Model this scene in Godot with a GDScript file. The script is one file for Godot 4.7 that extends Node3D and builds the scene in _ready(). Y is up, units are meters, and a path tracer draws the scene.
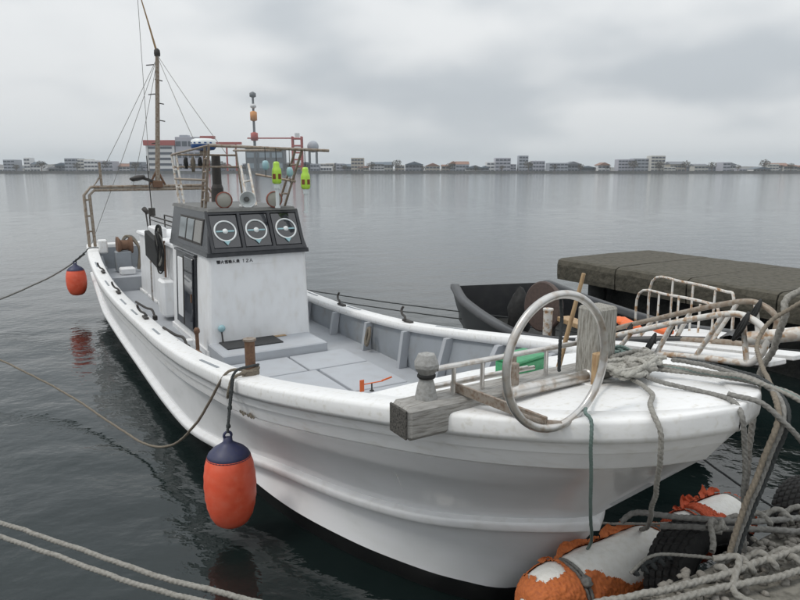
extends Node3D
# A white fishing boat moored bow-on to a quay under an overcast sky.
# Boat frame: x forward along the keel, y up, z towards the starboard (near) side.

var BT := Transform3D(Basis(Vector3.UP, deg_to_rad(-59.0)), Vector3(-1.61, 0, -7.32))
var rng := RandomNumberGenerator.new()
var fn := FastNoiseLite.new()
var M := {}
var used := {}

# ---------------------------------------------------------------- curves
func tab(xs: Array, ys: Array, x: float) -> float:
	var n := xs.size()
	if x <= xs[0]: return ys[0]
	if x >= xs[n - 1]: return ys[n - 1]
	var i := 0
	while x > xs[i + 1]: i += 1
	var h: float = xs[i + 1] - xs[i]
	var u: float = (x - xs[i]) / h
	var d0: float = (ys[i + 1] - ys[i]) / h
	var m0 := d0
	var m1 := d0
	if i > 0: m0 = (ys[i + 1] - ys[i - 1]) / (xs[i + 1] - xs[i - 1])
	if i < n - 2: m1 = (ys[i + 2] - ys[i]) / (xs[i + 2] - xs[i])
	var u2 := u * u
	var u3 := u2 * u
	return ys[i] * (2 * u3 - 3 * u2 + 1) + h * m0 * (u3 - 2 * u2 + u) + ys[i + 1] * (3 * u2 - 2 * u3) + h * m1 * (u3 - u2)

const X0 := -6.0
const KX := [-6.0, -5.2, -4.5, -3.5, -2.5, -1.5, -0.5, 0.5, 1.5, 2.35, 2.85, 3.35, 3.85, 4.35, 4.85, 5.2, 5.45, 5.62, 5.70]
const KB := [1.12, 1.19, 1.23, 1.255, 1.25, 1.225, 1.21, 1.213, 1.21, 1.205, 1.20, 1.165, 1.08, 0.96, 0.81, 0.66, 0.48, 0.27, 0.0]
const KH := [1.10, 1.03, 0.955, 0.85, 0.785, 0.75, 0.755, 0.79, 0.865, 0.97, 1.04, 1.12, 1.20, 1.28, 1.36, 1.42, 1.46, 1.49, 1.50]
func gb(x: float) -> float: return tab(KX, KB, x)
func gh(x: float) -> float: return tab(KX, KH, x)

func cr(p: Array, n := 10, closed := false) -> PackedVector3Array:
	var o := PackedVector3Array()
	var k := p.size()
	var segs := k if closed else k - 1
	for i in segs:
		var a: Vector3 = p[(i - 1 + k) % k] if closed or i > 0 else 2 * p[0] - p[1]
		var b: Vector3 = p[i]
		var c: Vector3 = p[(i + 1) % k]
		var d: Vector3 = p[(i + 2) % k] if closed or i < k - 2 else 2 * p[k - 1] - p[k - 2]
		for j in n: o.append(b.cubic_interpolate(c, a, d, float(j) / n))
	o.append(p[0] if closed else p[k - 1])
	return o

func resample(p: PackedVector3Array, step: float) -> PackedVector3Array:
	var c := Curve3D.new()
	c.bake_interval = step
	c.up_vector_enabled = false
	for q in p: c.add_point(q)
	return c.get_baked_points()

func sag(a: Vector3, b: Vector3, s: float, n := 24) -> PackedVector3Array:
	var o := PackedVector3Array()
	for i in n + 1:
		var t := float(i) / n
		o.append(a.lerp(b, t) - Vector3(0, s * 4 * t * (1 - t), 0))
	return o

# ---------------------------------------------------------------- geometry
func geo() -> SurfaceTool:
	var st := SurfaceTool.new()
	st.begin(Mesh.PRIMITIVE_TRIANGLES)
	return st

func tri(st: SurfaceTool, a, b, c):
	st.add_vertex(a); st.add_vertex(c); st.add_vertex(b)

func quad(st: SurfaceTool, a, b, c, d):
	tri(st, a, b, c); tri(st, a, c, d)

func flat(st: SurfaceTool): st.set_smooth_group(-1)
func smooth(st: SurfaceTool, g := 0): st.set_smooth_group(g)

func bx(st: SurfaceTool, c: Vector3, s: Vector3, bv := 0.006, bs := Basis()):
	flat(st)
	var h := s / 2
	bv = minf(bv, minf(h.x, minf(h.y, h.z)) * 0.6)
	var P := func(sx, sy, sz, ax): # corner pulled in on the two other axes
		var v := Vector3(sx * (h.x - (0.0 if ax == 0 else bv)), sy * (h.y - (0.0 if ax == 1 else bv)), sz * (h.z - (0.0 if ax == 2 else bv)))
		return c + bs * v
	for s1 in [-1, 1]:
		_face(st, P.call(s1, -1, -1, 0), P.call(s1, 1, -1, 0), P.call(s1, 1, 1, 0), P.call(s1, -1, 1, 0), s1 > 0)
		_face(st, P.call(-1, s1, -1, 1), P.call(-1, s1, 1, 1), P.call(1, s1, 1, 1), P.call(1, s1, -1, 1), s1 > 0)
		_face(st, P.call(-1, -1, s1, 2), P.call(1, -1, s1, 2), P.call(1, 1, s1, 2), P.call(-1, 1, s1, 2), s1 > 0)
		for s2 in [-1, 1]:
			_face(st, P.call(s1, s2, -1, 0), P.call(s1, s2, 1, 0), P.call(s1, s2, 1, 1), P.call(s1, s2, -1, 1), s1 * s2 < 0)
			_face(st, P.call(s1, -1, s2, 0), P.call(s1, 1, s2, 0), P.call(s1, 1, s2, 2), P.call(s1, -1, s2, 2), s1 * s2 > 0)
			_face(st, P.call(-1, s1, s2, 1), P.call(1, s1, s2, 1), P.call(1, s1, s2, 2), P.call(-1, s1, s2, 2), s1 * s2 < 0)
			for s3 in [-1, 1]:
				var a = P.call(s1, s2, s3, 0)
				var b = P.call(s1, s2, s3, 1)
				var d = P.call(s1, s2, s3, 2)
				if s1 * s2 * s3 > 0: tri(st, a, b, d)
				else: tri(st, a, d, b)

func _face(st, a, b, c, d, f):
	if f: quad(st, a, b, c, d)
	else: quad(st, a, d, c, b)

func frames(p: PackedVector3Array, closed := false) -> Array:
	var out := []
	var n := p.size()
	var up := Vector3.UP
	for i in n:
		var t: Vector3
		if closed: t = (p[(i + 1) % (n - 1)] - p[(i - 1 + n - 1) % (n - 1)]).normalized()
		else: t = (p[mini(i + 1, n - 1)] - p[maxi(i - 1, 0)]).normalized()
		if t.length() < 0.5: t = Vector3.RIGHT
		if i == 0 and absf(t.dot(up)) > 0.9: up = Vector3.RIGHT
		var s := t.cross(up).normalized()
		up = s.cross(t).normalized()
		out.append([p[i], s, up])
	return out

func tube(st: SurfaceTool, p: PackedVector3Array, r, sides := 8, caps := true, closed := false):
	smooth(st)
	var fr := frames(p, closed)
	var n := fr.size()
	var rings := []
	for i in n:
		var rr: float = r if not (r is Array) else lerpf(r[0], r[1], float(i) / (n - 1))
		var ring := PackedVector3Array()
		for k in sides:
			var a := TAU * k / sides
			ring.append(fr[i][0] + (fr[i][1] * cos(a) + fr[i][2] * sin(a)) * rr)
		rings.append(ring)
	for i in n - 1:
		for k in sides:
			var k2 := (k + 1) % sides
			quad(st, rings[i][k], rings[i][k2], rings[i + 1][k2], rings[i + 1][k])
	if caps and not closed:
		flat(st)
		for k in range(1, sides - 1):
			tri(st, rings[0][0], rings[0][k + 1], rings[0][k])
			tri(st, rings[n - 1][0], rings[n - 1][k], rings[n - 1][k + 1])

func cyl(st: SurfaceTool, a: Vector3, b: Vector3, r, sides := 10):
	tube(st, PackedVector3Array([a, b]), r, sides)

# laid rope: three strands twisted about the line p
func rope_geo(st: SurfaceTool, p: PackedVector3Array, r: float, pitch := 0.0, sides := 12):
	smooth(st)
	if pitch == 0.0: pitch = r * 7.0
	p = resample(p, pitch / 7.0)
	var fr := frames(p)
	var last := PackedVector3Array()
	var run := 0.0
	for i in fr.size():
		if i: run += p[i].distance_to(p[i - 1])
		var tw := run / pitch * TAU / 1.0
		var ring := PackedVector3Array()
		for k in sides:
			var a := TAU * k / sides
			var rr := r * (0.76 + 0.30 * absf(cos(1.5 * (a - tw))))
			ring.append(fr[i][0] + (fr[i][1] * cos(a) + fr[i][2] * sin(a)) * rr)
		if i:
			for k in sides:
				var k2 := (k + 1) % sides
				quad(st, last[k], last[k2], ring[k2], ring[k])
		last = ring

# profile: [[radius, height]...], turned round axis (unit) from o
func lathe(st: SurfaceTool, o: Vector3, axis: Vector3, prof: Array, sides := 24, hard := false):
	axis = axis.normalized()
	var u := axis.cross(Vector3.UP if absf(axis.y) < 0.9 else Vector3.RIGHT).normalized()
	var w := axis.cross(u)
	for i in prof.size() - 1:
		if hard: smooth(st, i % 30)
		else: smooth(st)
		for k in sides:
			var a := TAU * k / sides
			var b := TAU * (k + 1) / sides
			var d0 := u * cos(a) + w * sin(a)
			var d1 := u * cos(b) + w * sin(b)
			quad(st, o + axis * prof[i][1] + d0 * prof[i][0], o + axis * prof[i][1] + d1 * prof[i][0], o + axis * prof[i + 1][1] + d1 * prof[i + 1][0], o + axis * prof[i + 1][1] + d0 * prof[i + 1][0])

func loft(st: SurfaceTool, guides: Array, g0 := 0):
	for i in guides.size() - 1:
		smooth(st, g0)
		var a = guides[i]
		var b = guides[i + 1]
		for j in a.size() - 1:
			quad(st, a[j], b[j], b[j + 1], a[j + 1])

func extrude(st: SurfaceTool, poly: Array, d: Vector3): # flat polygon (convex) pushed along d
	flat(st)
	var n := poly.size()
	for k in range(1, n - 1):
		tri(st, poly[0], poly[k], poly[k + 1])
		tri(st, poly[0] + d, poly[k + 1] + d, poly[k] + d)
	for k in n:
		var q = poly[(k + 1) % n]
		quad(st, poly[k], poly[k] + d, q + d, q)

# ---------------------------------------------------------------- scene objects
func numbered(n: String) -> String:
	if not used.has(n):
		used[n] = 0
		return n
	used[n] += 1
	return "%s_%03d" % [n, used[n]]

func obj(called: String, st: SurfaceTool, m: Material, parent: Node) -> MeshInstance3D:
	st.generate_normals()
	var o := MeshInstance3D.new()
	o.mesh = st.commit()
	o.material_override = m
	o.name = called
	parent.add_child(o, true)
	return o

func inst(called: String, mesh: Mesh, m: Material, parent: Node, t := Transform3D()) -> MeshInstance3D:
	var o := MeshInstance3D.new()
	o.mesh = mesh
	o.material_override = m
	o.name = called
	parent.add_child(o, true)
	o.transform = t
	return o

func tag(o: Node, label: String, category: String, group := ""):
	o.set_meta("label", label)
	o.set_meta("category", category)
	if group: o.set_meta("group", group)

func thing(called: String, label: String, category: String, t := Transform3D(), group := "") -> Node3D:
	var o := Node3D.new()
	o.name = numbered(called)
	add_child(o)
	o.transform = t
	tag(o, label, category, group)
	return o

func struct(called: String, st: SurfaceTool, m: Material, t := Transform3D()) -> MeshInstance3D:
	var o := obj(numbered(called), st, m, self)
	o.transform = t
	o.set_meta("kind", "structure")
	return o

# a one-mesh thing whose shape is given in the boat's frame; its node stands at p
func single(called: String, st: SurfaceTool, m: Material, label: String, category: String, t: Transform3D, group := "") -> MeshInstance3D:
	var o := obj(numbered(called), st, m, self)
	o.transform = t
	tag(o, label, category, group)
	return o

func rope(called: String, pts: PackedVector3Array, r: float, m: Material, label: String, group := "", pitch := 0.0):
	var o := pts[0]
	var q := PackedVector3Array()
	for p in resample(pts, maxf(r * 2.5, .02)):
		var w := Vector3(fn.get_noise_3dv(p * 4.5), fn.get_noise_3dv(p * 4.5 + Vector3(30, 0, 0)), fn.get_noise_3dv(p * 4.5 + Vector3(0, 50, 0)))
		q.append(p - o + w * r * .5)
	var st := geo()
	rope_geo(st, q, r, pitch)
	return single(called, st, m, label, "rope", BT * Transform3D(Basis(), o), group)

# ---------------------------------------------------------------- materials
func C(r, g, b) -> Color: return Color(r, g, b).linear_to_srgb()

func ntex(sd: int, freq: float, stops: Array, size := 512, oct := 5, normal := false, bump := 4.0) -> NoiseTexture2D:
	var n := FastNoiseLite.new()
	n.seed = sd
	n.noise_type = FastNoiseLite.TYPE_SIMPLEX_SMOOTH
	n.frequency = freq
	n.fractal_octaves = oct
	var t := NoiseTexture2D.new()
	t.width = size
	t.height = size
	t.seamless = true
	t.noise = n
	if normal:
		t.as_normal_map = true
		t.bump_strength = bump
	else:
		var g := Gradient.new()
		g.offsets = PackedFloat32Array(stops.map(func(s): return s[0]))
		g.colors = PackedColorArray(stops.map(func(s): return s[1]))
		t.color_ramp = g
	return t

var bump_fine: NoiseTexture2D
var bump_coarse: NoiseTexture2D
var seed_n := 11

# base colour c, patches c2 (stained), spots c3
func mat(c: Color, rough := 0.6, c2 = null, sc := Vector3(1, 1, 1), freq := 0.008, opt := {}) -> StandardMaterial3D:
	var m := StandardMaterial3D.new()
	m.roughness = rough
	if c2 == null: m.albedo_color = c
	else:
		seed_n += 7
		var stops: Array = opt.get("stops", [[0.0, c2], [0.42, c2.lerp(c, 0.7)], [0.6, c], [1.0, c]])
		m.albedo_texture = ntex(seed_n, freq, stops, opt.get("size", 512), opt.get("oct", 5))
		m.uv1_triplanar = true
		m.uv1_scale = sc
	if opt.has("bump"):
		m.normal_enabled = true
		m.normal_texture = bump_coarse if opt.get("coarse", false) else bump_fine
		m.normal_scale = opt.bump
		m.uv1_triplanar = true
		m.uv1_scale = sc
	m.metallic = opt.get("metal", 0.0)
	if opt.has("spec"): m.metallic_specular = opt.spec
	if opt.has("coat"):
		m.clearcoat_enabled = true
		m.clearcoat = opt.coat
		m.clearcoat_roughness = opt.get("coatr", 0.15)
	return m

func materials():
	bump_fine = ntex(3, 0.03, [], 512, 4, true, 6.0)
	bump_coarse = ntex(5, 0.012, [], 512, 5, true, 8.0)
	M.gel = mat(C(.79, .795, .80), .4, C(.66, .655, .64), Vector3(.6, .6, .6), .03, {"bump": .05, "oct": 7, "stops": [[0.0, C(.68, .67, .65)], [0.35, C(.77, .77, .77)], [0.65, C(.80, .805, .81)], [1.0, C(.80, .805, .81)]]})
	M.cap = mat(C(.80, .80, .80), .45, C(.7, .69, .66), Vector3(1.6, 1.6, 1.6), .02, {"bump": .08, "stops": [[0.0, C(.58, .56, .51)], [0.24, C(.72, .71, .68)], [0.36, C(.79, .79, .785)], [1.0, C(.81, .81, .81)]]})
	M.plank = mat(C(.80, .80, .80), .42, C(.66, .65, .63), Vector3(.5, 1.8, 1.0), .02, {"bump": .06, "stops": [[0.0, C(.62, .60, .56)], [0.26, C(.74, .735, .72)], [0.4, C(.79, .79, .79)], [1.0, C(.81, .81, .81)]]})
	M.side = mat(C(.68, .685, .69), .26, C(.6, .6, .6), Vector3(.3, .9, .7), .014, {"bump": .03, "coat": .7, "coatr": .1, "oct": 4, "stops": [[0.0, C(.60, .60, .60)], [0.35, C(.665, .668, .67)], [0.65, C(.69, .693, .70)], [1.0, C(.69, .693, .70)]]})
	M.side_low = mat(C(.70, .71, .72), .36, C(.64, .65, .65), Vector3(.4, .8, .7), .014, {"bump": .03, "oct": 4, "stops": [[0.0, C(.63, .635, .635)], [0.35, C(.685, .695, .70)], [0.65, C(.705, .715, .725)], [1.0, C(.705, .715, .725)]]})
	M.black_paint = mat(C(.012, .012, .013), .5, C(.03, .032, .03), Vector3(.8, .8, .8), .01)
	M.deck = mat(C(.375, .39, .415), .55, C(.3, .31, .33), Vector3(.5, .5, .5), .012, {"bump": .05, "oct": 4, "stops": [[0.0, C(.345, .352, .365)], [0.35, C(.37, .385, .41)], [0.65, C(.38, .397, .422)], [1.0, C(.38, .397, .422)]]})
	M.panel = mat(C(.41, .43, .46), .55, C(.35, .36, .38), Vector3(.6, .6, .6), .012, {"bump": .05, "oct": 4, "stops": [[0.0, C(.385, .395, .41)], [0.35, C(.408, .425, .452)], [0.65, C(.42, .44, .47)], [1.0, C(.42, .44, .47)]]})
	M.bulwark = mat(C(.26, .28, .305), .55, C(.2, .19, .16), Vector3(.5, .5, .5), .014, {"bump": .05, "oct": 4, "stops": [[0.0, C(.225, .225, .22)], [0.35, C(.25, .27, .29)], [0.65, C(.265, .287, .312)], [1.0, C(.265, .287, .312)]]})
	M.cabin = mat(C(.80, .81, .82), .38, C(.73, .73, .72), Vector3(.5, .22, .5), .03, {"bump": .04, "oct": 7, "stops": [[0.0, C(.72, .71, .69)], [0.35, C(.785, .79, .795)], [0.65, C(.815, .825, .835)], [1.0, C(.815, .825, .835)]]})
	M.dark = mat(C(.022, .024, .029), .25, C(.04, .042, .045), Vector3(1, 1, 1), .012, {"bump": .03})
	M.roof = mat(C(.15, .15, .145), .6, C(.10, .10, .095), Vector3(1.5, 1.5, 1.5), .012, {"bump": .1})
	M.glass = mat(C(.022, .024, .03), .04, null, Vector3.ONE, .01, {"spec": .75})
	M.glass_side = mat(C(.19, .215, .22), .08, null, Vector3.ONE, .01, {"spec": .8})
	M.ring_white = mat(C(.75, .78, .78), .35)
	M.teal = mat(C(.30, .48, .52), .4)
	M.rubber = mat(C(.012, .012, .012), .75, C(.03, .03, .028), Vector3(2, 2, 2), .02, {"bump": .3})
	M.mat_black = mat(C(.035, .036, .038), .85, C(.055, .055, .055), Vector3(3, 3, 3), .02, {"bump": .5})
	M.pipe = mat(C(.33, .29, .24), .5, C(.16, .09, .05), Vector3(2.5, 2.5, 2.5), .014, {"bump": .2, "metal": .2})
	M.pipe_white = mat(C(.66, .65, .62), .45, C(.30, .17, .08), Vector3(2, 2, 2), .012, {"bump": .1, "stops": [[0.0, C(.25, .12, .05)], [0.3, C(.42, .28, .17)], [0.38, C(.62, .60, .56)], [1.0, C(.68, .67, .65)]]})
	M.steel = mat(C(.60, .59, .57), .3, C(.33, .27, .21), Vector3(2.2, 2.2, 2.2), .012, {"bump": .08, "metal": .75, "stops": [[0.0, C(.30, .23, .17)], [0.30, C(.46, .41, .36)], [0.5, C(.58, .565, .54)], [1.0, C(.66, .65, .64)]]})
	M.rust = mat(C(.18, .10, .06), .8, C(.09, .05, .035), Vector3(4, 4, 4), .02, {"bump": .5})
	M.angle = mat(C(.30, .26, .22), .65, C(.15, .09, .055), Vector3(4, 4, 4), .016, {"bump": .3, "metal": .3})
	M.iron = mat(C(.035, .034, .033), .65, C(.08, .06, .045), Vector3(4, 4, 4), .02, {"bump": .3})
	M.timber = mat(C(.36, .35, .33), .85, C(.15, .14, .125), Vector3(7, 7, .8), .02, {"bump": .9})
	M.timber_up = mat(C(.33, .32, .29), .85, C(.16, .145, .12), Vector3(8, .8, 8), .02, {"bump": .8})
	M.timber_end = mat(C(.10, .095, .085), .9, C(.02, .02, .018), Vector3(6, 6, 6), .02, {"bump": .9})
	M.bitt_grey = mat(C(.34, .34, .33), .85, C(.20, .195, .18), Vector3(5, 5, 5), .02, {"bump": .5})
	M.bamboo = mat(C(.42, .29, .16), .6, C(.27, .16, .08), Vector3(4, 1, 4), .02)
	M.orange = mat(C(.86, .12, .055), .45, C(.84, .24, .16), Vector3(.9, .9, .9), .02, {"bump": .12, "oct": 6, "stops": [[0.0, C(.88, .22, .14)], [0.4, C(.87, .145, .075)], [0.65, C(.85, .12, .055)], [1.0, C(.76, .09, .045)]]})
	M.buoy_top = mat(C(.03, .035, .09), .5, C(.05, .05, .08), Vector3(3, 3, 3), .02)
	M.orange_paint = mat(C(.78, .16, .04), .5)
	M.lime = mat(C(.42, .68, .06), .35, null, Vector3.ONE, .01, {"coat": .3})
	M.lime_dark = mat(C(.18, .05, .02), .5)
	M.clear = mat(C(.62, .66, .66), .2)
	M.green = mat(C(.05, .30, .13), .45, C(.04, .22, .10), Vector3(3, 3, 3), .014)
	M.rope_pale = mat(C(.29, .28, .255), .95, C(.15, .14, .12), Vector3(4, 4, 4), .02, {"bump": .9})
	M.rope_grey = mat(C(.24, .235, .22), .95, C(.12, .115, .105), Vector3(4, 4, 4), .02, {"bump": .9})
	M.rope_brown = mat(C(.21, .18, .14), .95, C(.11, .095, .075), Vector3(5, 5, 5), .02, {"bump": .8})
	M.rope_dark = mat(C(.05, .055, .055), .95, C(.025, .027, .028), Vector3(5, 5, 5), .02, {"bump": .8})
	M.rope_green = mat(C(.16, .22, .20), .95, C(.09, .13, .12), Vector3(5, 5, 5), .02, {"bump": .8})
	M.rope_new = mat(C(.40, .39, .355), .95, C(.24, .23, .20), Vector3(4, 4, 4), .02, {"bump": .9})
	M.foam = mat(C(.86, .85, .81), .8, C(.76, .74, .68), Vector3(2.5, 2.5, 2.5), .014, {"bump": .5})
	M.sheet = mat(C(.60, .17, .045), .75, C(.38, .10, .035), Vector3(4, 4, 4), .02, {"bump": .8})
	M.sheet_red = mat(C(.58, .10, .035), .75, C(.40, .07, .03), Vector3(4, 4, 4), .02, {"bump": .8})
	M.concrete = mat(C(.20, .19, .165), .92, C(.09, .085, .07), Vector3(1.6, 1.6, 1.6), .02, {"bump": 1.2, "coarse": true})
	M.mossy = mat(C(.09, .082, .063), .92, C(.045, .042, .03), Vector3(.9, .9, .9), .02, {"bump": 1.0, "coarse": true})
	M.near_black = mat(C(.018, .019, .018), .6, C(.035, .035, .03), Vector3(.7, .7, .7), .02, {"bump": .6})  # near-black; on the pier wall it paints the shade of the void
	M.pebble = mat(C(.24, .225, .20), .9, C(.12, .11, .095), Vector3(6, 6, 6), .02)
	M.black_hull = mat(C(.014, .015, .017), .35, C(.03, .03, .03), Vector3(.8, .8, .8), .014)
	M.brown_disc = mat(C(.09, .06, .05), .6, C(.05, .035, .03), Vector3(3, 3, 3), .016)
	M.letter = mat(C(.03, .03, .035), .6)
	M.radar_blue = mat(C(.03, .09, .26), .35)
	M.lens = mat(C(.34, .33, .29), .25)
	M.lamp_rim = mat(C(.30, .09, .06), .55, C(.15, .06, .04), Vector3(6, 6, 6), .02)

# ---------------------------------------------------------------- _ready
func _ready():
	rng.seed = 20
	fn.seed = 4
	fn.frequency = 1.0
	fn.fractal_octaves = 3
	var cam := Camera3D.new()
	cam.name = "camera"
	cam.fov = 48.89
	cam.near = 0.05
	cam.far = 6000
	cam.position = Vector3(0, 2.4, 0)
	cam.rotation_degrees = Vector3(-11.08, 0, 0)
	add_child(cam)
	cam.current = true
	var we := WorldEnvironment.new()
	we.name = "world_environment"
	var env := Environment.new()
	env.background_mode = Environment.BG_SKY
	env.tonemap_mode = Environment.TONE_MAPPER_LINEAR
	env.tonemap_exposure = 1.09
	env.sdfgi_enabled = true
	env.ssao_enabled = true
	env.ssil_enabled = true
	env.fog_enabled = true
	env.fog_density = 0.00026
	env.fog_light_color = Color(.80, .83, .85)
	var sky := Sky.new()
	var pm := PanoramaSkyMaterial.new()
	pm.panorama = sky_image()
	sky.sky_material = pm
	env.sky = sky
	we.environment = env
	add_child(we)
	var sun := DirectionalLight3D.new()
	sun.name = "sun"
	sun.light_energy = 0.35
	sun.light_angular_distance = 14.0
	sun.light_color = Color(1.0, .98, .95)
	sun.shadow_enabled = true
	sun.rotation_degrees = Vector3(-58, -72, 0)
	add_child(sun)
	materials()
	water()
	quay()
	pier()
	far_shore()
	fishing_boat()
	neighbour_boat()
	buoys()
	lines()
	quay_things()
	small_things()

func sky_image() -> ImageTexture:
	var w := 1024
	var h := 512
	var im := Image.create(w, h, false, Image.FORMAT_RGBF)
	var n := FastNoiseLite.new()
	n.seed = 9
	n.frequency = 1.5
	n.fractal_octaves = 5
	n.fractal_gain = 0.5
	for j in h:
		var el := (0.5 - (j + 0.5) / h) * PI
		for i in w:
			var az := (i + 0.5) / w * TAU
			var y := maxf(sin(el), 0.0)
			var k := 1.0 / (y + 0.22)
			var p := Vector3(cos(az) * cos(el) * k, 0.7, sin(az) * cos(el) * k)
			var v := n.get_noise_3dv(p * 0.8)
			var v2 := n.get_noise_3dv(p * 0.27 + Vector3(7.3, 2, 5))
			var c := clampf(0.62 + v * 0.8 + v2 * 1.1, 0.0, 1.0)
			c = c * c * (3 - 2 * c)
			var base := 0.69 + 0.52 * y
			var dark := Vector3(.66, .71, .755)
			var light := Vector3(.985, 1.01, 1.025)
			var col := dark.lerp(light, c) * base
			var hz := clampf(1.0 - y / 0.10, 0.0, 1.0)
			col = col.lerp(Vector3(.67, .70, .715), hz * 0.6)
			im.set_pixel(i, j, Color(col.x, col.y, col.z))
	return ImageTexture.create_from_image(im)

# ---------------------------------------------------------------- setting
func water():
	var st := geo()
	smooth(st)
	var n := FastNoiseLite.new()
	n.seed = 31
	n.frequency = 0.55
	n.fractal_octaves = 4
	n.fractal_gain = 0.55
	n.domain_warp_enabled = true
	n.domain_warp_amplitude = 0.6
	n.domain_warp_frequency = 0.5
	var radii := [0.6]
	while radii[-1] < 3500.0:
		var r: float = radii[-1]
		radii.append(r * (1.013 if r < 45 else (1.03 if r < 150 else 1.12)))
	var A := 480
	var last := PackedVector3Array()
	for ri in radii.size():
		var r: float = radii[ri]
		var ring := PackedVector3Array()
		var amp := 0.017 * clampf(1.0 - (r - 30.0) / 60.0, 0.0, 1.0)
		for k in A:
			var a := TAU * k / A
			var x := r * cos(a)
			var z := r * sin(a)
			var y := 0.0
			if amp > 0 and z < 2.0: y = amp * n.get_noise_2d(x * 1.5, z * 2.6)
			ring.append(Vector3(x, y, z))
		if ri:
			for k in A:
				var k2 := (k + 1) % A
				quad(st, last[k], last[k2], ring[k2], ring[k])
		last = ring
	var m := StandardMaterial3D.new()
	m.albedo_color = C(.008, .0145, .014)
	m.roughness = 0.06
	m.metallic_specular = 0.48
	m.normal_enabled = true
	m.normal_texture = ntex(77, 0.02, [], 1024, 5, true, 5.0)
	m.normal_scale = 0.24
	m.uv1_triplanar = true
	m.uv1_world_triplanar = true
	m.uv1_scale = Vector3(.22, .22, .30)
	struct("water", st, m)

const QX := 5.6
const QY := 0.8
func quay():
	# a concrete quay across the bows; the camera stands on it
	var st := geo()
	smooth(st)
	var N := 150
	var K := 46
	var rows := []
	for i in K + 1:
		var row := PackedVector3Array()
		var u := float(i) / K
		for j in N + 1:
			var z := -9.0 + 18.0 * j / N
			var wob := 0.025 * fn.get_noise_2d(z * 3.0, 1.0) + 0.012 * fn.get_noise_2d(z * 11.0, 4.0)
			var x: float
			var y: float
			if i < 12: # face
				x = QX - 0.02 + wob
				y = lerpf(-1.2, QY - 0.05, i / 12.0)
			else:
				var t := (i - 12.0) / (K - 12.0)
				x = QX + wob * (1 - t) + t * t * 6.0 + 0.015
				y = QY - 0.045 * (1 - clampf(t * 6.0, 0, 1)) + 0.014 * fn.get_noise_2d(x * 6.0, z * 6.0)
			row.append(Vector3(x, y, z))
		rows.append(row)
	loft(st, rows)
	struct("quay", st, M.concrete, BT)
	# broken stones set in the worn edge
	var sp := geo()
	for i in 420:
		var z := rng.randf_range(-1.6, 1.2)
		var x := QX + 0.03 + absf(rng.randfn(0, .16))
		var s := rng.randf_range(.008, .024)
		lump(sp, Vector3(x, QY + .004, z), Vector3(s, s * .7, s * rng.randf_range(.7, 1.3)), i, 5, 4, .25)
	var o := obj("gravel", sp, M.pebble, self)
	o.transform = BT
	o.set_meta("kind", "stuff")
	tag(o, "loose gravel and shell bits on the worn quay edge", "gravel")

func lump(st: SurfaceTool, c: Vector3, s: Vector3, sd: int, nu := 10, nv := 7, rough := 0.15, bs := Basis()):
	smooth(st, 1 + sd % 20)
	var rows := []
	for i in nv + 1:
		var row := []
		var th := PI * i / nv
		for j in nu + 1:
			var ph := TAU * (j % nu) / nu
			var d := Vector3(sin(th) * cos(ph), cos(th), sin(th) * sin(ph))
			row.append(c + bs * (d * s * (1.0 + rough * fn.get_noise_3dv(d * 1.7 + Vector3(sd * 3.1, sd, 0)))))
		rows.append(row)
	for i in nv:
		for j in nu: quad(st, rows[i][j], rows[i][j + 1], rows[i + 1][j + 1], rows[i + 1][j])

func pier():
	# a solid finger pier beyond the neighbouring boat
	var st := geo()
	bx(st, Vector3(4.3, .86, -6.1), Vector3(8.8, .2, 1.9), .03)
	var o := struct("pier", st, M.mossy, BT)
	for i in 8:
		st = geo()
		smooth(st)
		var x0 := -.38 + i * 1.15
		var rows := []
		var sec := [[-4.98, .74], [-4.97, .80], [-4.96, .97], [-4.985, 1.035], [-5.05, 1.06], [-5.3, 1.065], [-6.2, 1.07], [-7.1, 1.06], [-7.15, .8]]
		for q in sec:
			var row := PackedVector3Array()
			for k in 25:
				var x := x0 + 1.13 * k / 24.0
				var n := fn.get_noise_3d(x * 3.0, q[0] * 4.0, q[1] * 5.0 + i)
				row.append(Vector3(x, q[1] + .008 * n, q[0] - .015 * absf(n)))
			rows.append(row)
		for e in rows.size() - 1: loft(st, [rows[e], rows[e + 1]], e)
		flat(st)
		for e in [0, 24]:
			for k in range(1, sec.size() - 1): tri(st, rows[0][e], rows[k][e], rows[k + 1][e])
		obj("kerb_slab", st, M.mossy, o)
	var s2 := geo()
	bx(s2, Vector3(4.3, -.32, -6.2), Vector3(8.7, 2.1, 1.5), .02)  # near-black block standing in for the shade of the void under the slab
	obj("pier_shade_wall", s2, M.near_black, o)
	for i in 5:
		var s3 := geo()
		cyl(s3, Vector3(.2 + i * 1.9, -1, -5.25), Vector3(.2 + i * 1.9, .76, -5.25), .14, 12)
		obj("pile", s3, M.near_black, o)

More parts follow.
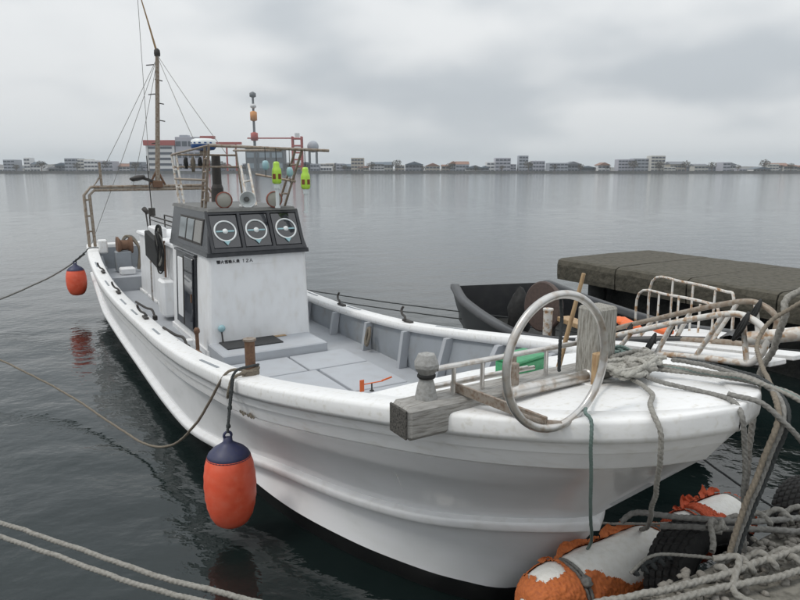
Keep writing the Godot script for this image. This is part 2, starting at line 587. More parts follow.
func far_shore():
	var D := -600.0
	var land := geo()
	flat(land)
	var pts := []
	for i in 121:
		var x := -1100.0 + 2200.0 * i / 120
		pts.append([x, 6.0 + 7.0 * absf(fn.get_noise_2d(x * .012, 3)), 4.0 + 26.0 * maxf(0.0, fn.get_noise_2d(x * .004, 9) + .15)])
	for i in 120:
		var a = pts[i]
		var b = pts[i + 1]
		quad(land, Vector3(a[0], -2, D + 8), Vector3(b[0], -2, D + 8), Vector3(b[0], 2.2, D + 8), Vector3(a[0], 2.2, D + 8))
		quad(land, Vector3(a[0], 2.2, D + 8), Vector3(b[0], 2.2, D + 8), Vector3(b[0], 2.2, D - 60), Vector3(a[0], 2.2, D - 60))
		quad(land, Vector3(a[0], 2.2, D - 60), Vector3(b[0], 2.2, D - 60), Vector3(b[0], 2.2 + b[2] * .5, D - 260), Vector3(a[0], 2.2 + a[2] * .5, D - 260))
		quad(land, Vector3(a[0], 2.2 + a[2] * .5, D - 260), Vector3(b[0], 2.2 + b[2] * .5, D - 260), Vector3(b[0], -2, D - 500), Vector3(a[0], -2, D - 500))
	struct("far_shore", land, mat(C(.16, .155, .15), .9, C(.09, .095, .085), Vector3(.02, .02, .02), .02))
	var red := mat(C(.38, .06, .045), .6)
	var grey := mat(C(.36, .38, .42), .7)
	var lilac := mat(C(.42, .42, .47), .7)
	var white := mat(C(.70, .70, .70), .7)
	var darkw := mat(C(.07, .08, .10), .3)
	var dkgrey := mat(C(.13, .14, .15), .6)
	var brown := mat(C(.16, .11, .085), .9)
	var P := func(u, v): # pixel -> point on the shore
		return Vector3((u - 400.0) / 660.0 * 600.0, 2.4 + (170.7 - v) * 600.0 / 660.0 * 1.02, D)
	# striped white block with a red roof
	var b1 := building("harbour_building", "white harbour block with grey window bands and dark red roof", P.call(152, 173), P.call(180, 146), 14, white, darkw, 5, 1)
	roof_slab(b1, P.call(150, 147), P.call(181, 142), 18, red)
	var b2 := building("harbour_building", "plain lilac grey block right of the red-roofed harbour building", P.call(181, 173), P.call(205, 139), 16, lilac, darkw, 3, 4)
	roof_slab(b2, P.call(184, 139), P.call(192, 137), 8, grey)
	var b3 := building("factory_hall", "dark grey waterfront hall with a row of large windows", P.call(249, 172), P.call(286, 150), 16, dkgrey, mat(C(.25, .30, .34), .2), 2, 3)
	roof_slab(b3, P.call(248, 150), P.call(287, 148.5), 18, grey)
	building("harbour_building", "low pale building right of the red crane tower", P.call(312, 172), P.call(321, 164), 10, grey, darkw, 2, 3)
	building("harbour_building", "low white shed at the right end of the far shore", P.call(322, 172), P.call(333, 166.5), 10, white, darkw, 1, 4)
	# gantry crane: red portal
	var g := thing("gantry_crane", "red portal crane standing behind the far quay", "crane", Transform3D(Basis(), P.call(228, 171)))
	var o: Vector3 = P.call(228, 171)
	for uu in [213, 231, 240]:
		var st := geo()
		var q: Vector3 = P.call(uu, 171) - o
		bx(st, q + Vector3(0, 12, 0), Vector3(1.3, 24, 1.3), .1)
		obj("leg", st, red, g)
	var s1 := geo()
	bx(s1, P.call(226, 145) - o, Vector3(36, 2.2, 2), .1)
	obj("girder", s1, red, g)
	s1 = geo()
	bx(s1, P.call(213, 139.6) - o, Vector3(13, 2.6, 3), .1)
	obj("cab", s1, red, g)
	# red and white crane tower
	var ct := thing("crane_tower", "red lattice tower with white panels near the right end of the far shore", "crane", Transform3D(Basis(), P.call(300, 171)))
	o = P.call(300, 171)
	for k in 4:
		var st := geo()
		var dx: float = [-4.0, 4.0, -4.0, 4.0][k]
		bx(st, Vector3(dx, 15, -3.0 + 6.0 * (k / 2)), Vector3(1.4, 30, 1.4), .1)
		obj("leg", st, red, ct)
	for k in 5:
		var st := geo()
		bx(st, Vector3(0, 4 + k * 6.0, 0), Vector3(9.4, 1.3, 7.2), .1)
		obj("platform", st, red, ct)
		st = geo()
		bx(st, Vector3(0.6, 7 + k * 6.0, 3.2), Vector3(4.2, 3.6, .6), .1)
		if k % 2 == 0: obj("panel", st, white, ct)
	var bm := geo()
	bx(bm, Vector3(-21, 28.5, 0), Vector3(46, 1.1, 1.6), .1)
	obj("boom", bm, red, ct)
	# gas holder sphere
	var gt := thing("spherical_tank", "pale grey spherical tank right of the red lattice tower", "tank", Transform3D(Basis(), P.call(314, 171)))
	var sg := geo()
	smooth(sg)
	lump(sg, Vector3(0, 21.5, -8), Vector3(5.2, 5.2, 5.2), 3, 20, 12, 0.0)
	obj("tank_shell", sg, grey, gt)
	for k in 4:
		sg = geo()
		cyl(sg, Vector3([-3.2, 3.2, -3.2, 3.2][k], 0, [-5, -5, -11, -11][k]), Vector3([-3.2, 3.2, -3.2, 3.2][k], 19.5, [-5, -5, -11, -11][k]), .7, 8)
		obj("leg", sg, dkgrey, gt)
	# beacon mast
	var bc := thing("beacon_mast", "tall dark beacon mast with orange and red bands on the far shore", "beacon", Transform3D(Basis(), P.call(258.5, 171)))
	var sb := geo()
	cyl(sb, Vector3.ZERO, Vector3(0, 66, 0), [1.4, .9], 8)
	obj("column", sb, dkgrey, bc)
	for a in [[26.0, 8.0, 3.2, red], [43.0, 9.0, 3.0, mat(C(.62, .25, .05), .6)], [54.0, 4.0, 2.6, white], [63.0, 5.0, 2.8, dkgrey]]:
		sb = geo()
		lathe(sb, Vector3(0, a[0], 0), Vector3.UP, [[1.0, 0], [a[2], .8], [a[2], a[1] - 1.2], [.6, a[1]]], 10)
		obj("band", sb, a[3], bc)
	# trees along the far shore
	var leaf := mat(C(.10, .085, .06), .9)
	var spots := [[209, 9, 1], [215, 11, 1], [221, 10, 1], [227, 8, 1], [244, 6, 1], [247, 5, 1], [290, 8, 1], [307, 7, 1], [318, 5, 1], [327, 5, 1]]
	for uu in [20, 45, 80, 110, 138]: spots.append([uu, rng.randf_range(6, 10), 0])
	for uu in range(345, 800, 26): spots.append([uu, rng.randf_range(5, 11), 0])
	var cnt := [0, 0]
	for i in spots.size():
		var s = spots[i]
		var t := thing("shore_tree", (nth(cnt[1]) + " bare brown tree from the left among the harbour buildings") if s[2] else (nth(cnt[0]) + " small brown tree from the left on the open far shore"), "tree", Transform3D(Basis(), P.call(s[0], 171.5) + Vector3(0, 0, -6)), "trees on the far shore")
		cnt[s[2]] += 1
		shore_tree(t, s[1], i, leaf, brown)
	# the rest of the town, two rows deep
	var roofs := [mat(C(.16, .17, .19), .7), mat(C(.24, .13, .09), .7), mat(C(.30, .31, .33), .6), mat(C(.10, .13, .16), .6)]
	var walls := [grey, white, lilac, mat(C(.45, .41, .35), .8), mat(C(.24, .26, .29), .7), mat(C(.55, .54, .50), .8)]
	rng.seed = 41
	var k := 0
	var u := -20.0
	while u < 830.0 and k < 98:
		var w := rng.randf_range(5, 19)
		var hgt := rng.randf_range(3.5, 8.5) if rng.randf() < .72 else rng.randf_range(9, 17)
		var busy := u > 146 and u < 334
		if busy: hgt = minf(hgt, 9.0)
		var lo: Vector3 = P.call(u, 172.4)
		var hi: Vector3 = P.call(u + w, 172.4 - hgt)
		var back := rng.randf_range(4, 30) + (22.0 if busy else 0.0)
		lo.z -= back
		hi.z -= back
		var b := building("shore_building", nth(k) + " plain town building counted from the left end of the far shore", lo, hi, rng.randf_range(8, 16), walls[rng.randi() % 6], darkw, 1 + int(hgt / 4.0), 1 + int(w / 4.0), "town buildings along the far shore")
		if hgt < 9.0 and rng.randf() < .75:
			var g2 := geo()
			var hw := (hi.x - lo.x) / 2 + .4
			var hh2 := hi.y - lo.y
			var pk := rng.randf_range(1.2, 3.0)
			if rng.randf() < .5: extrude(g2, [Vector3(-hw, hh2, 8), Vector3(hw, hh2, 8), Vector3(0, hh2 + pk, 8)], Vector3(0, 0, -16))
			else: extrude(g2, [Vector3(-hw, hh2, 8), Vector3(-hw, hh2, -8), Vector3(-hw, hh2 + pk, 0)], Vector3(hw * 2, 0, 0))
			obj("roof", g2, roofs[rng.randi() % 4], b)
		k += 1
		u += w * rng.randf_range(.55, 1.25)

func nth(i: int) -> String:
	var ones := ["", "first", "second", "third", "fourth", "fifth", "sixth", "seventh", "eighth", "ninth", "tenth", "eleventh", "twelfth", "thirteenth", "fourteenth", "fifteenth", "sixteenth", "seventeenth", "eighteenth", "nineteenth"]
	i += 1
	if i < 20: return ones[i]
	var tens := ["twent", "thirt", "fort", "fift", "sixt", "sevent", "eight", "ninet"]
	return tens[i / 10 - 2] + ("ieth" if i % 10 == 0 else "y-" + ones[i % 10])

func building(called, label, lo: Vector3, hi: Vector3, depth: float, wall: Material, win: Material, rows: int, cols: int, group := "") -> Node3D:
	var w := hi.x - lo.x
	var h := hi.y - lo.y
	var t := thing(called, label, "building", Transform3D(Basis(), Vector3((lo.x + hi.x) / 2, lo.y, lo.z - depth / 2)), group)
	var st := geo()
	bx(st, Vector3(0, h / 2, 0), Vector3(w, h, depth), .1)
	obj("wall", st, wall, t)
	for r in rows:
		for c in cols:
			var s := geo()
			var cw := w / cols
			bx(s, Vector3(-w / 2 + cw * (c + .5), h * (r + .6) / (rows + .2), depth / 2 + .05), Vector3(cw * .82, h / rows * .42, .3), .05)
			obj("window", s, win, t)
	return t

func roof_slab(t: Node3D, lo: Vector3, hi: Vector3, depth: float, m: Material):
	var st := geo()
	bx(st, Vector3((lo.x + hi.x) / 2, (lo.y + hi.y) / 2, 600.0 * -1.0 - 8) - t.position, Vector3(hi.x - lo.x, maxf(hi.y - lo.y, .8), depth), .1)
	obj("roof", st, m, t)

func shore_tree(t: Node3D, h: float, sd: int, leaf: Material, bark: Material):
	var st := geo()
	cyl(st, Vector3.ZERO, Vector3(0, h * .6, 0), [.35, .15], 6)
	for k in 4:
		var a := TAU * k / 4 + sd
		cyl(st, Vector3(0, h * (.35 + .06 * k), 0), Vector3(cos(a) * h * .25, h * .75, sin(a) * h * .25), [.15, .05], 5)
	obj("trunk", st, bark, t)
	var r := RandomNumberGenerator.new()
	r.seed = sd + 5
	var sc := geo()
	flat(sc)
	for k in 240:
		var d := Vector3(r.randfn(), r.randfn(), r.randfn()).normalized() * pow(r.randf(), .4)
		var c := Vector3(0, h * .66, 0) + d * Vector3(h * .48, h * .36, h * .48)
		var e1 := Vector3(r.randfn(), r.randfn(), r.randfn()).normalized() * h * .07
		var e2 := Vector3(r.randfn(), r.randfn(), r.randfn()).normalized() * h * .07
		tri(sc, c - e1, c + e1, c + e2)
	obj("crown", sc, leaf, t)

# ---------------------------------------------------------------- the white fishing boat
const SX := [-6.0, -4.0, -3.4, -0.9, 1.35, 2.2, 3.0, 3.72, 4.24, 4.62, 4.92, 5.01]
const SZ := [1.05, 1.155, 1.165, 1.165, 1.155, 1.07, .90, .72, .54, .35, .13, 0.0]
const SY := [.60, .41, .32, .245, .245, .315, .41, .475, .54, .62, .69, .71]
const WX := [-6.0, -4.0, -3.4, -1.0, 1.3, 2.3, 3.14, 3.79, 4.24, 4.45, 4.61, 4.69]
const WZ := [.90, 1.03, 1.06, 1.09, 1.09, 1.05, .93, .73, .51, .37, .22, 0.0]
const WY := [.50, .32, .235, .16, .16, .19, .17, .16, .15, .15, .15, .15]

# half-breadth inside the shell at height y
func hz(x: float, y: float) -> float:
	var zp := gb(x) - .09
	var yp := gh(x) - .268
	var xs := minf(x, 5.0)
	var zs := tab(SX, SZ, xs)
	var ys := tab(SX, SY, xs)
	if y >= ys: return lerpf(zs, zp, clampf((y - ys) / maxf(yp - ys, .01), 0.0, 1.0)) - .07 - .09 * clampf((x - 1.0) / 2.5, 0.0, 1.0)
	return lerpf(tab(WX, WZ, minf(x, 4.68)), zs, clampf((y - .1) / maxf(ys - .1, .01), 0.0, 1.0)) - .08 - .05 * clampf((x - 1.0) / 2.5, 0.0, 1.0)

func guide(kind: String, off: float, inset: float, xe: float, sgn: float, n := 96) -> PackedVector3Array:
	var o := PackedVector3Array()
	for i in n + 1:
		var tt := 1.0 - pow(1.0 - float(i) / n, 1.55)
		if kind == "rail":
			var xp := X0 + (5.70 - X0) * tt
			var b := gb(xp)
			o.append(Vector3(X0 + (xe - X0) * tt, gh(xp) - off, sgn * maxf(b - inset * minf(1.0, b / .3), 0.0)))
		elif kind == "inner":
			var xp := X0 + (xe - X0) * tt
			o.append(Vector3(xp, gh(xp) - off, sgn * maxf(gb(xp) - inset, 0.0)))
		elif kind == "strake":
			var x := X0 + (5.01 - X0) * tt
			var z := tab(SX, SZ, x)
			var e := inset * minf(1.0, z / .12)
			o.append(Vector3(x + (inset * .8 if z < .12 else 0.0) * (1 - z / .12), tab(SX, SY, x) - off, sgn * (z + e)))
		elif kind == "boot":
			var x := X0 + (4.69 - X0) * tt
			o.append(Vector3(x, tab(WX, WY, x), sgn * tab(WX, WZ, x)))
		elif kind == "keel":
			var x := X0 + (4.35 - X0) * tt
			o.append(Vector3(x, -.45, sgn * .75 * tab(WX, WZ, minf(x + .34, 4.69))))
	return o

func mixg(a: PackedVector3Array, b: PackedVector3Array, t: float, hollow: float) -> PackedVector3Array:
	var o := PackedVector3Array()
	for i in a.size():
		var v := a[i].lerp(b[i], t)
		var k := clampf((v.x - 1.0) / 3.0, 0.0, 1.0)
		v.z -= signf(v.z) * minf(hollow * k * sin(PI * t), absf(v.z))
		o.append(v)
	return o

func both(called: String, parts: Array, m: Material, parent: Node) -> MeshInstance3D:
	# parts: list of callables of the side sign, each giving one strip of guides
	var st := geo()
	for i in parts.size():
		loft(st, parts[i].call(1.0), i * 2)
		var l: Array = parts[i].call(-1.0)
		l.reverse()
		loft(st, l, i * 2 + 1)
	return obj(called, st, m, parent)

func fishing_boat():
	var b := thing("fishing_boat", "white fishing boat with grey deck and black-windowed wheelhouse moored at the quay", "boat", BT)
	# --- hull
	var p1 := func(s): return [guide("rail", .10, .016, 5.672, s), guide("rail", .168, .026, 5.64, s)]
	var pl := func(s): return [guide("rail", .168, .026, 5.64, s), guide("rail", .170, .038, 5.638, s)]
	var p2 := func(s): return [guide("rail", .170, .038, 5.638, s), guide("rail", .262, .05, 5.575, s)]
	var p3 := func(s): return [guide("rail", .262, .05, 5.575, s), guide("rail", .268, .054, 5.572, s), guide("rail", .270, .095, 5.56, s)]
	both("upper_plank", [p1, pl, p2, p3], M.plank, b)
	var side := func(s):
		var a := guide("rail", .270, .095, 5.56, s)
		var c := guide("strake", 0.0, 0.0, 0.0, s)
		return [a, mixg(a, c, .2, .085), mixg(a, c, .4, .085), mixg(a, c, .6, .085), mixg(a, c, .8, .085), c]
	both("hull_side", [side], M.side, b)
	var rail := func(s): return [guide("strake", 0, 0, 0, s), guide("strake", .012, .042, 0, s)]
	var rail2 := func(s): return [guide("strake", .012, .042, 0, s), guide("strake", .019, .049, 0, s), guide("strake", .03, .052, 0, s), guide("strake", .056, .05, 0, s), guide("strake", .064, .044, 0, s)]
	var rail3 := func(s): return [guide("strake", .064, .044, 0, s), guide("strake", .08, .0, 0, s)]
	both("rub_rail", [rail, rail2, rail3], M.gel, b)
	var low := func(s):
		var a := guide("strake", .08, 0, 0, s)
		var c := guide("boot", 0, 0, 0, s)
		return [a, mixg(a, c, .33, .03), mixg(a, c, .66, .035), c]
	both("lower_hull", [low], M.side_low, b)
	var bot := func(s): return [guide("boot", 0, 0, 0, s), guide("keel", 0, 0, 0, s)]
	both("bottom", [bot], M.black_paint, b)
	# stern
	var tr := geo()
	flat(tr)
	var sec := []
	for s in [1.0, -1.0]:
		var l := [guide("rail", .10, .016, 5.672, s)[0], guide("rail", .270, .095, 5.56, s)[0], guide("strake", 0, 0, 0, s)[0], guide("boot", 0, 0, 0, s)[0], guide("keel", 0, 0, 0, s)[0]]
		if s < 0: l.reverse()
		sec.append_array(l)
	for k in range(1, sec.size() - 1): tri(tr, sec[0], sec[k], sec[k + 1])
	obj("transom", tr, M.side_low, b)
	# gunwale cap
	var cap := func(s): return [guide("rail", .10, .016, 5.672, s), guide("inner", .10, 0.0, 5.70, s), guide("inner", .075, -.006, 5.70, s), guide("inner", .022, -.004, 5.70, s), guide("inner", .006, .004, 5.70, s), guide("inner", 0.0, .022, 5.70, s), guide("inner", -.004, .165, 5.70, s), guide("inner", .004, .178, 5.70, s), guide("inner", .07, .18, 5.70, s), guide("inner", .075, .12, 5.70, s)]
	both("gunwale_cap", [cap], M.cap, b)
	var tc := geo()
	bx(tc, Vector3(-5.92, 1.065, 0), Vector3(.17, .09, 2.1), .02)
	obj("transom_cap", tc, M.cap, b)
	# bulwark inside
	var bw := geo()
	for s in [1.0, -1.0]:
		var top := PackedVector3Array()
		var bt := PackedVector3Array()
		for i in 81:
			var x := -5.98 + 10.2 * i / 80
			top.append(Vector3(x, gh(x) - .06, s * (gb(x) - .14)))
			bt.append(Vector3(x, .38, s * minf(gb(x) - .15, hz(x, .38))))
		var md := PackedVector3Array()
		for i in 81:
			var x := -5.98 + 10.2 * i / 80
			var y := lerpf(.38, gh(x) - .06, .5)
			md.append(Vector3(x, y, s * minf(gb(x) - .145, hz(x, y))))
		loft(bw, [top, md, bt] if s < 0 else [bt, md, top], 0 if s > 0 else 1)
	flat(bw)
	quad(bw, Vector3(-5.84, .38, -.95), Vector3(-5.84, .38, .95), Vector3(-5.84, 1.05, .95), Vector3(-5.84, 1.05, -.95))
	obj("bulwark", bw, M.bulwark, b)
	for s in [1.0, -1.0]:
		for x in [-5.2, -4.4, -3.55, -2.7, -1.83, -.97, -.1, .74, 1.54, 2.3, 3.05, 3.75]:
			var st := geo()
			var zt: float = gb(x) - .19
			var zb: float = minf(gb(x) - .19, hz(x, .42) - .03)
			var yt := gh(x) - .07
			extrude(st, [Vector3(x - .025, .42, s * zb), Vector3(x - .025, .42, s * (zb - .09)), Vector3(x - .025, yt, s * (zt - .04)), Vector3(x - .025, yt, s * (zt + .045))], Vector3(.05, 0, 0))
			obj("frame_rib", st, M.deck, b)
	# slots through the cap
	for x in [-4.3, -3.05, -1.8, -1.1, .15, 2.17]:
		for s in [1.0, -1.0]:
			var st := geo()
			var d := Vector3(.5 if x > 1 else .34, 0, 0)
			var xa: float = x - d.x / 2
			var xb: float = x + d.x / 2
			var pa := Vector3(xa, gh(xa) + .0035, s * (gb(xa) - .07))
			var pb := Vector3(xb, gh(xb) + .0035, s * (gb(xb) - .07))
			var dir := (pb - pa).normalized()
			var sd := dir.cross(Vector3.UP).normalized()
			bx(st, (pa + pb) / 2, Vector3(pa.distance_to(pb), .006, .024), .002, Basis(dir, sd.cross(dir).normalized(), sd))
			obj("slot_plate", st, M.bulwark, b)
	# --- decks
	var dk := geo()
	var rr := []
	for s in [-1.0, 1.0]:
		var row := PackedVector3Array()
		for i in 61:
			var x := -4.62 + 8.85 * i / 60
			row.append(Vector3(x, .42, s * minf(gb(x) - .13, hz(x, .42))))
		rr.append(row)
	loft(dk, [rr[0], rr[1]], 0)
	flat(dk)
	for i in 1:
		quad(dk, Vector3(-5.9, .65, 1.05), Vector3(-4.6, .65, 1.1), Vector3(-4.6, .65, -1.1), Vector3(-5.9, .65, -1.05))
		quad(dk, Vector3(-4.6, .40, 1.1), Vector3(-4.6, .40, -1.1), Vector3(-4.6, .65, -1.1), Vector3(-4.6, .65, 1.1))
	obj("deck", dk, M.deck, b)
	for q in [[.665, 1.225, -.075, .78], [.665, 1.225, -.74, -.10], [1.25, 2.03, -.15, .80], [1.25, 2.03, -.74, -.185], [2.05, 2.95, -.74, .74], [2.98, 3.85, -.50, .50]]:
		var st := geo()
		bx(st, Vector3((q[0] + q[1]) / 2, .436, (q[2] + q[3]) / 2), Vector3(q[1] - q[0], .036, q[3] - q[2]), .006)
		obj("hatch_cover", st, M.panel, b)
	# foredeck
	var fd := geo()
	var rows := []
	for i in 31:
		var row := PackedVector3Array()
		var x := 4.15 + (5.69 - 4.15) * (1.0 - pow(1.0 - i / 30.0, 1.4))
		var w := maxf(gb(x) - .15, 0.0)
		for j in 21:
			var u := -1.0 + 2.0 * j / 20
			row.append(Vector3(x, gh(x) - .012 + .022 * (1 - u * u) * minf(1.0, w / .3), u * w))
		rows.append(row)
	loft(fd, rows, 0)
	flat(fd)
	quad(fd, Vector3(4.15, .40, .5), Vector3(4.15, gh(4.15) - .012, .86), Vector3(4.15, gh(4.15) + .005, -.86), Vector3(4.15, .40, -.5))
	obj("foredeck", fd, M.cap, b)
	# --- platform and mat before the wheelhouse
	var pf := geo()
	bx(pf, Vector3(.345, .485, .02), Vector3(.60, .13, 1.16), .012)
	obj("platform", pf, M.panel, b)
	pf = geo()
	bx(pf, Vector3(.25, .557, .18), Vector3(.36, .014, .62), .004)
	obj("rubber_mat", pf, M.mat_black, b)
	wheelhouse(b)
	after_cabin(b)
	roof_frame(b)
	gallows(b)
	bow_gear(b)
	deck_fittings(b)

func slab(st: SurfaceTool, lo: Array, hi: Array):
	# closed hull between a lower and an upper ring of points
	flat(st)
	var n := lo.size()
	for k in n:
		var k2 := (k + 1) % n
		quad(st, lo[k], lo[k2], hi[k2], hi[k])
	for k in range(1, n - 1):
		tri(st, hi[0], hi[k], hi[k + 1])
		tri(st, lo[0], lo[k + 1], lo[k])

func ringpts(x0: float, x1: float, z: float, y: float, r := .035) -> Array:
	# rectangle with rounded corners, anticlockwise seen from above
	var o := []
	for c in [[x1 - r, z - r, 0.0], [x1 - r, -z + r, 1.0], [x0 + r, -z + r, 2.0], [x0 + r, z - r, 3.0]]:
		for k in 4:
			var a: float = PI / 2 - (c[2] * PI / 2) - k * PI / 6
			o.append(Vector3(c[0] + r * cos(a), y, c[1] + r * sin(a)))
	return o

func wheelhouse(b: Node3D):
	var st := geo()
	slab(st, ringpts(-1.62, .11, .60, .42, .06), ringpts(-1.62, .12, .555, 1.505, .06))
	var w := obj("wheelhouse", st, M.cabin, b)
	# coaming at the foot
	st = geo()
	slab(st, ringpts(-1.64, .125, .62, .42, .05), ringpts(-1.64, .125, .618, .475, .05))
	obj("coaming", st, M.cabin, w)
	# door in the near side: dark frame, pale panel and dark sliding leaf
	var zs := func(y): return .60 - (y - .42) / 1.085 * .045
	var sidebox := func(xa, xb, ya, yb, thick, m, called, out := 0.0):
		var s := geo()
		var lean := Basis(Vector3.RIGHT, -atan(.045 / 1.085))
		var yc: float = (ya + yb) / 2
		bx(s, Vector3((xa + xb) / 2, yc, zs.call(yc) + out), Vector3(xb - xa, yb - ya, thick), .006, lean)
		return obj(called, s, m, w)
	sidebox.call(-1.28, -.36, .56, 1.45, .05, M.dark, "door_frame")
	sidebox.call(-1.16, -.86, .66, 1.38, .02, M.cabin, "door_panel", .026)
	sidebox.call(-.82, -.42, .61, 1.42, .02, M.glass, "door", .034)
	sidebox.call(-.845, -.815, .60, 1.42, .02, M.iron, "door_edge", .04)
	sidebox.call(-.455, -.435, .92, 1.02, .02, M.rust, "door_handle", .05)
	sidebox.call(-1.30, -.34, 1.45, 1.475, .07, M.dark, "door_rail", .01)
	# capacity notice above the front: characters built of strokes
	var lt := geo()
	flat(lt)
	var glyphs := [
		[[0, 1, 1, 1], [0, .8, 1, .8], [0, .6, 1, .6], [0, .6, 0, 1], [1, .6, 1, 1], [0, .45, 1, .45], [.15, 0, .15, .45], [.45, 0, .45, .45], [.55, .35, 1, .35], [1, .35, .6, 0], [.6, .3, 1, 0]],
		[[0, .65, 1, .65], [.5, 1, .5, .65], [.5, .65, .05, 0], [.5, .65, .95, 0]],
		[[0, .7, .35, .7], [.18, 1, .18, 0], [.4, .85, 1, .85], [.55, 1, .55, .75], [.85, 1, .85, .75], [.7, .7, .4, .45], [.7, .7, 1, .45], [.5, .38, .95, .38], [.5, 0, .95, 0], [.5, 0, .5, .38], [.95, 0, .95, .38]],
		[[0, .85, .6, .85], [.3, 1, .3, 0], [0, .65, 1, .65], [.05, .5, .55, .5], [.05, .2, .55, .2], [.05, .2, .05, .5], [.55, .2, .55, .5], [.75, 1, .95, 0], [.95, .5, .65, .05]],
		[[.5, 1, .05, 0], [.45, .6, .95, 0]],
		[[.2, 1, .8, 1], [.2, .8, .8, .8], [.2, .8, .2, 1], [.8, .8, .8, 1], [.1, .7, .9, .7], [.1, .2, .9, .2], [.1, .2, .1, .7], [.9, .2, .9, .7], [.1, .45, .9, .45], [.3, .2, .05, 0], [.7, .2, .95, 0]],
		[], [[.5, 0, .5, 1], [.5, 1, .3, .8]], [[.1, .8, .4, 1], [.4, 1, .8, .8], [.8, .8, .1, 0], [.1, 0, .9, 0]], [[.5, 1, .05, 0], [.45, .6, .95, 0]]]
	var gx := .47
	for g in glyphs:
		for s in g:
			var a := Vector3(.1225, 1.425 + s[1] * .032, gx - s[0] * .032)
			var c := Vector3(.1225, 1.425 + s[3] * .032, gx - s[2] * .032)
			var d := (c - a).normalized()
			var e := d.cross(Vector3.RIGHT)
			bx(lt, (a + c) / 2, Vector3(.004, .0055, a.distance_to(c) + .005), .0005, Basis(Vector3.RIGHT, e, d).orthonormalized())
		gx -= .0425 if g.size() else .02
	obj("notice_lettering", lt, M.letter, w)
	for r in [[.06, .12, 1.40], [-.24, .02, 1.415]]:
		var s := geo()
		for k in 1:
			bx(s, Vector3(.121, r[2], r[0] - .1), Vector3(.003, .003, .26 if r[1] > .1 else .05), .0005)
		obj("faint_lettering", s, M.plank, w)
	# light switch and hose fitting by the front corner
	st = geo()
	lump(st, Vector3(.135, .72, .46), Vector3(.03, .04, .04), 2, 14, 10, .05)
	obj("socket_cap", st, M.teal, w)
	st = geo()
	cyl(st, Vector3(.13, .68, .46), Vector3(.13, .56, .45), .008, 6)
	obj("cable", st, M.iron, w)
	st = geo()
	bx(st, Vector3(.14, .556, -.02), Vector3(.05, .008, .5), .002)
	obj("sealant_line", st, M.bamboo, w)
	# --- dark upper storey
	st = geo()
	slab(st, ringpts(-1.66, .17, .58, 1.50, .03), ringpts(-1.66, .165, .575, 1.545, .03))
	slab(st, ringpts(-1.655, .15, .565, 1.545, .02), ringpts(-1.64, -.07, .495, 1.965, .02))
	var u := obj("wheelhouse_upper", st, M.dark, b)
	st = geo()
	slab(st, ringpts(-1.67, -.03, .515, 1.965, .03), ringpts(-1.66, -.05, .50, 2.0, .03))
	obj("roof", st, M.roof, u)
	# front panes on the raked face, each with its spinning clear-view ring
	var f0 := Vector3(.152, 1.545, 0)
	var f1 := Vector3(-.068, 1.965, 0)
	var upv := (f1 - f0).normalized()
	var nrm := Vector3(upv.y, -upv.x, 0).normalized()
	var L := f0.distance_to(f1)
	var fb := Basis(nrm, upv, Vector3(0, 0, 1))
	for i in 3:
		var zc := .345 - .345 * i
		var c := f0 + upv * L * .5 + Vector3(0, 0, zc)
		st = geo()
		bx(st, c + nrm * .004, Vector3(.02, L * .80, .295), .004, fb)
		obj("front_window", st, M.glass, u)
		st = geo()
		bx(st, c + nrm * .014, Vector3(.012, .018, .20), .003, fb)
		obj("wiper_band", st, M.teal, u)
		var rp := PackedVector3Array()
		for k in 33: rp.append(c + nrm * .02 + upv * (.115 * sin(TAU * k / 32)) + Vector3(0, 0, .115 * cos(TAU * k / 32)))
		st = geo()
		tube(st, rp, .0095, 8, false, true)
		obj("clear_view_ring", st, M.ring_white, u)
		st = geo()
		lathe(st, c + nrm * .012, nrm, [[.03, 0], [.028, .012], [.012, .02], [.0, .021]], 16)
		obj("hub", st, M.ring_white, u)
		st = geo()
		extrude(st, [c + nrm * .018 + upv * -.118 + Vector3(0, 0, .035), c + nrm * .018 + upv * -.118 + Vector3(0, 0, -.035), c + nrm * .018 + upv * -.165], nrm * .012)
		obj("motor_cover", st, M.teal, u)
	for i in 4:
		st = geo()
		bx(st, f0 + upv * L * .5 + nrm * .012 + Vector3(0, 0, .512 - .3413 * i), Vector3(.03, L, .035), .004, fb)
		obj("window_post", st, M.dark, u)
	for t in [.03, .96]:
		st = geo()
		bx(st, f0 + upv * L * t + nrm * .010, Vector3(.03, .05, 1.06 if t < .5 else 1.0), .004, fb)
		obj("window_rail", st, M.dark, u)
	# side windows
	for q in [[-1.16, -.86, 1], [-.80, -.52, 1], [-.46, -.16, 0]]:
		for s in [1.0, -1.0]:
			st = geo()
			var lean := Basis(Vector3.RIGHT, -s * atan(.07 / .42))
			bx(st, Vector3((q[0] + q[1]) / 2, 1.74, s * .536), Vector3(q[1] - q[0], .24, .02), .004, lean)
			obj("side_window", st, M.glass_side if q[2] else M.bitt_grey, u)
			st = geo()
			bx(st, Vector3((q[0] + q[1]) / 2, 1.74, s * .532), Vector3(q[1] - q[0] + .05, .29, .018), .004, lean)
			obj("window_frame", st, M.iron, u)

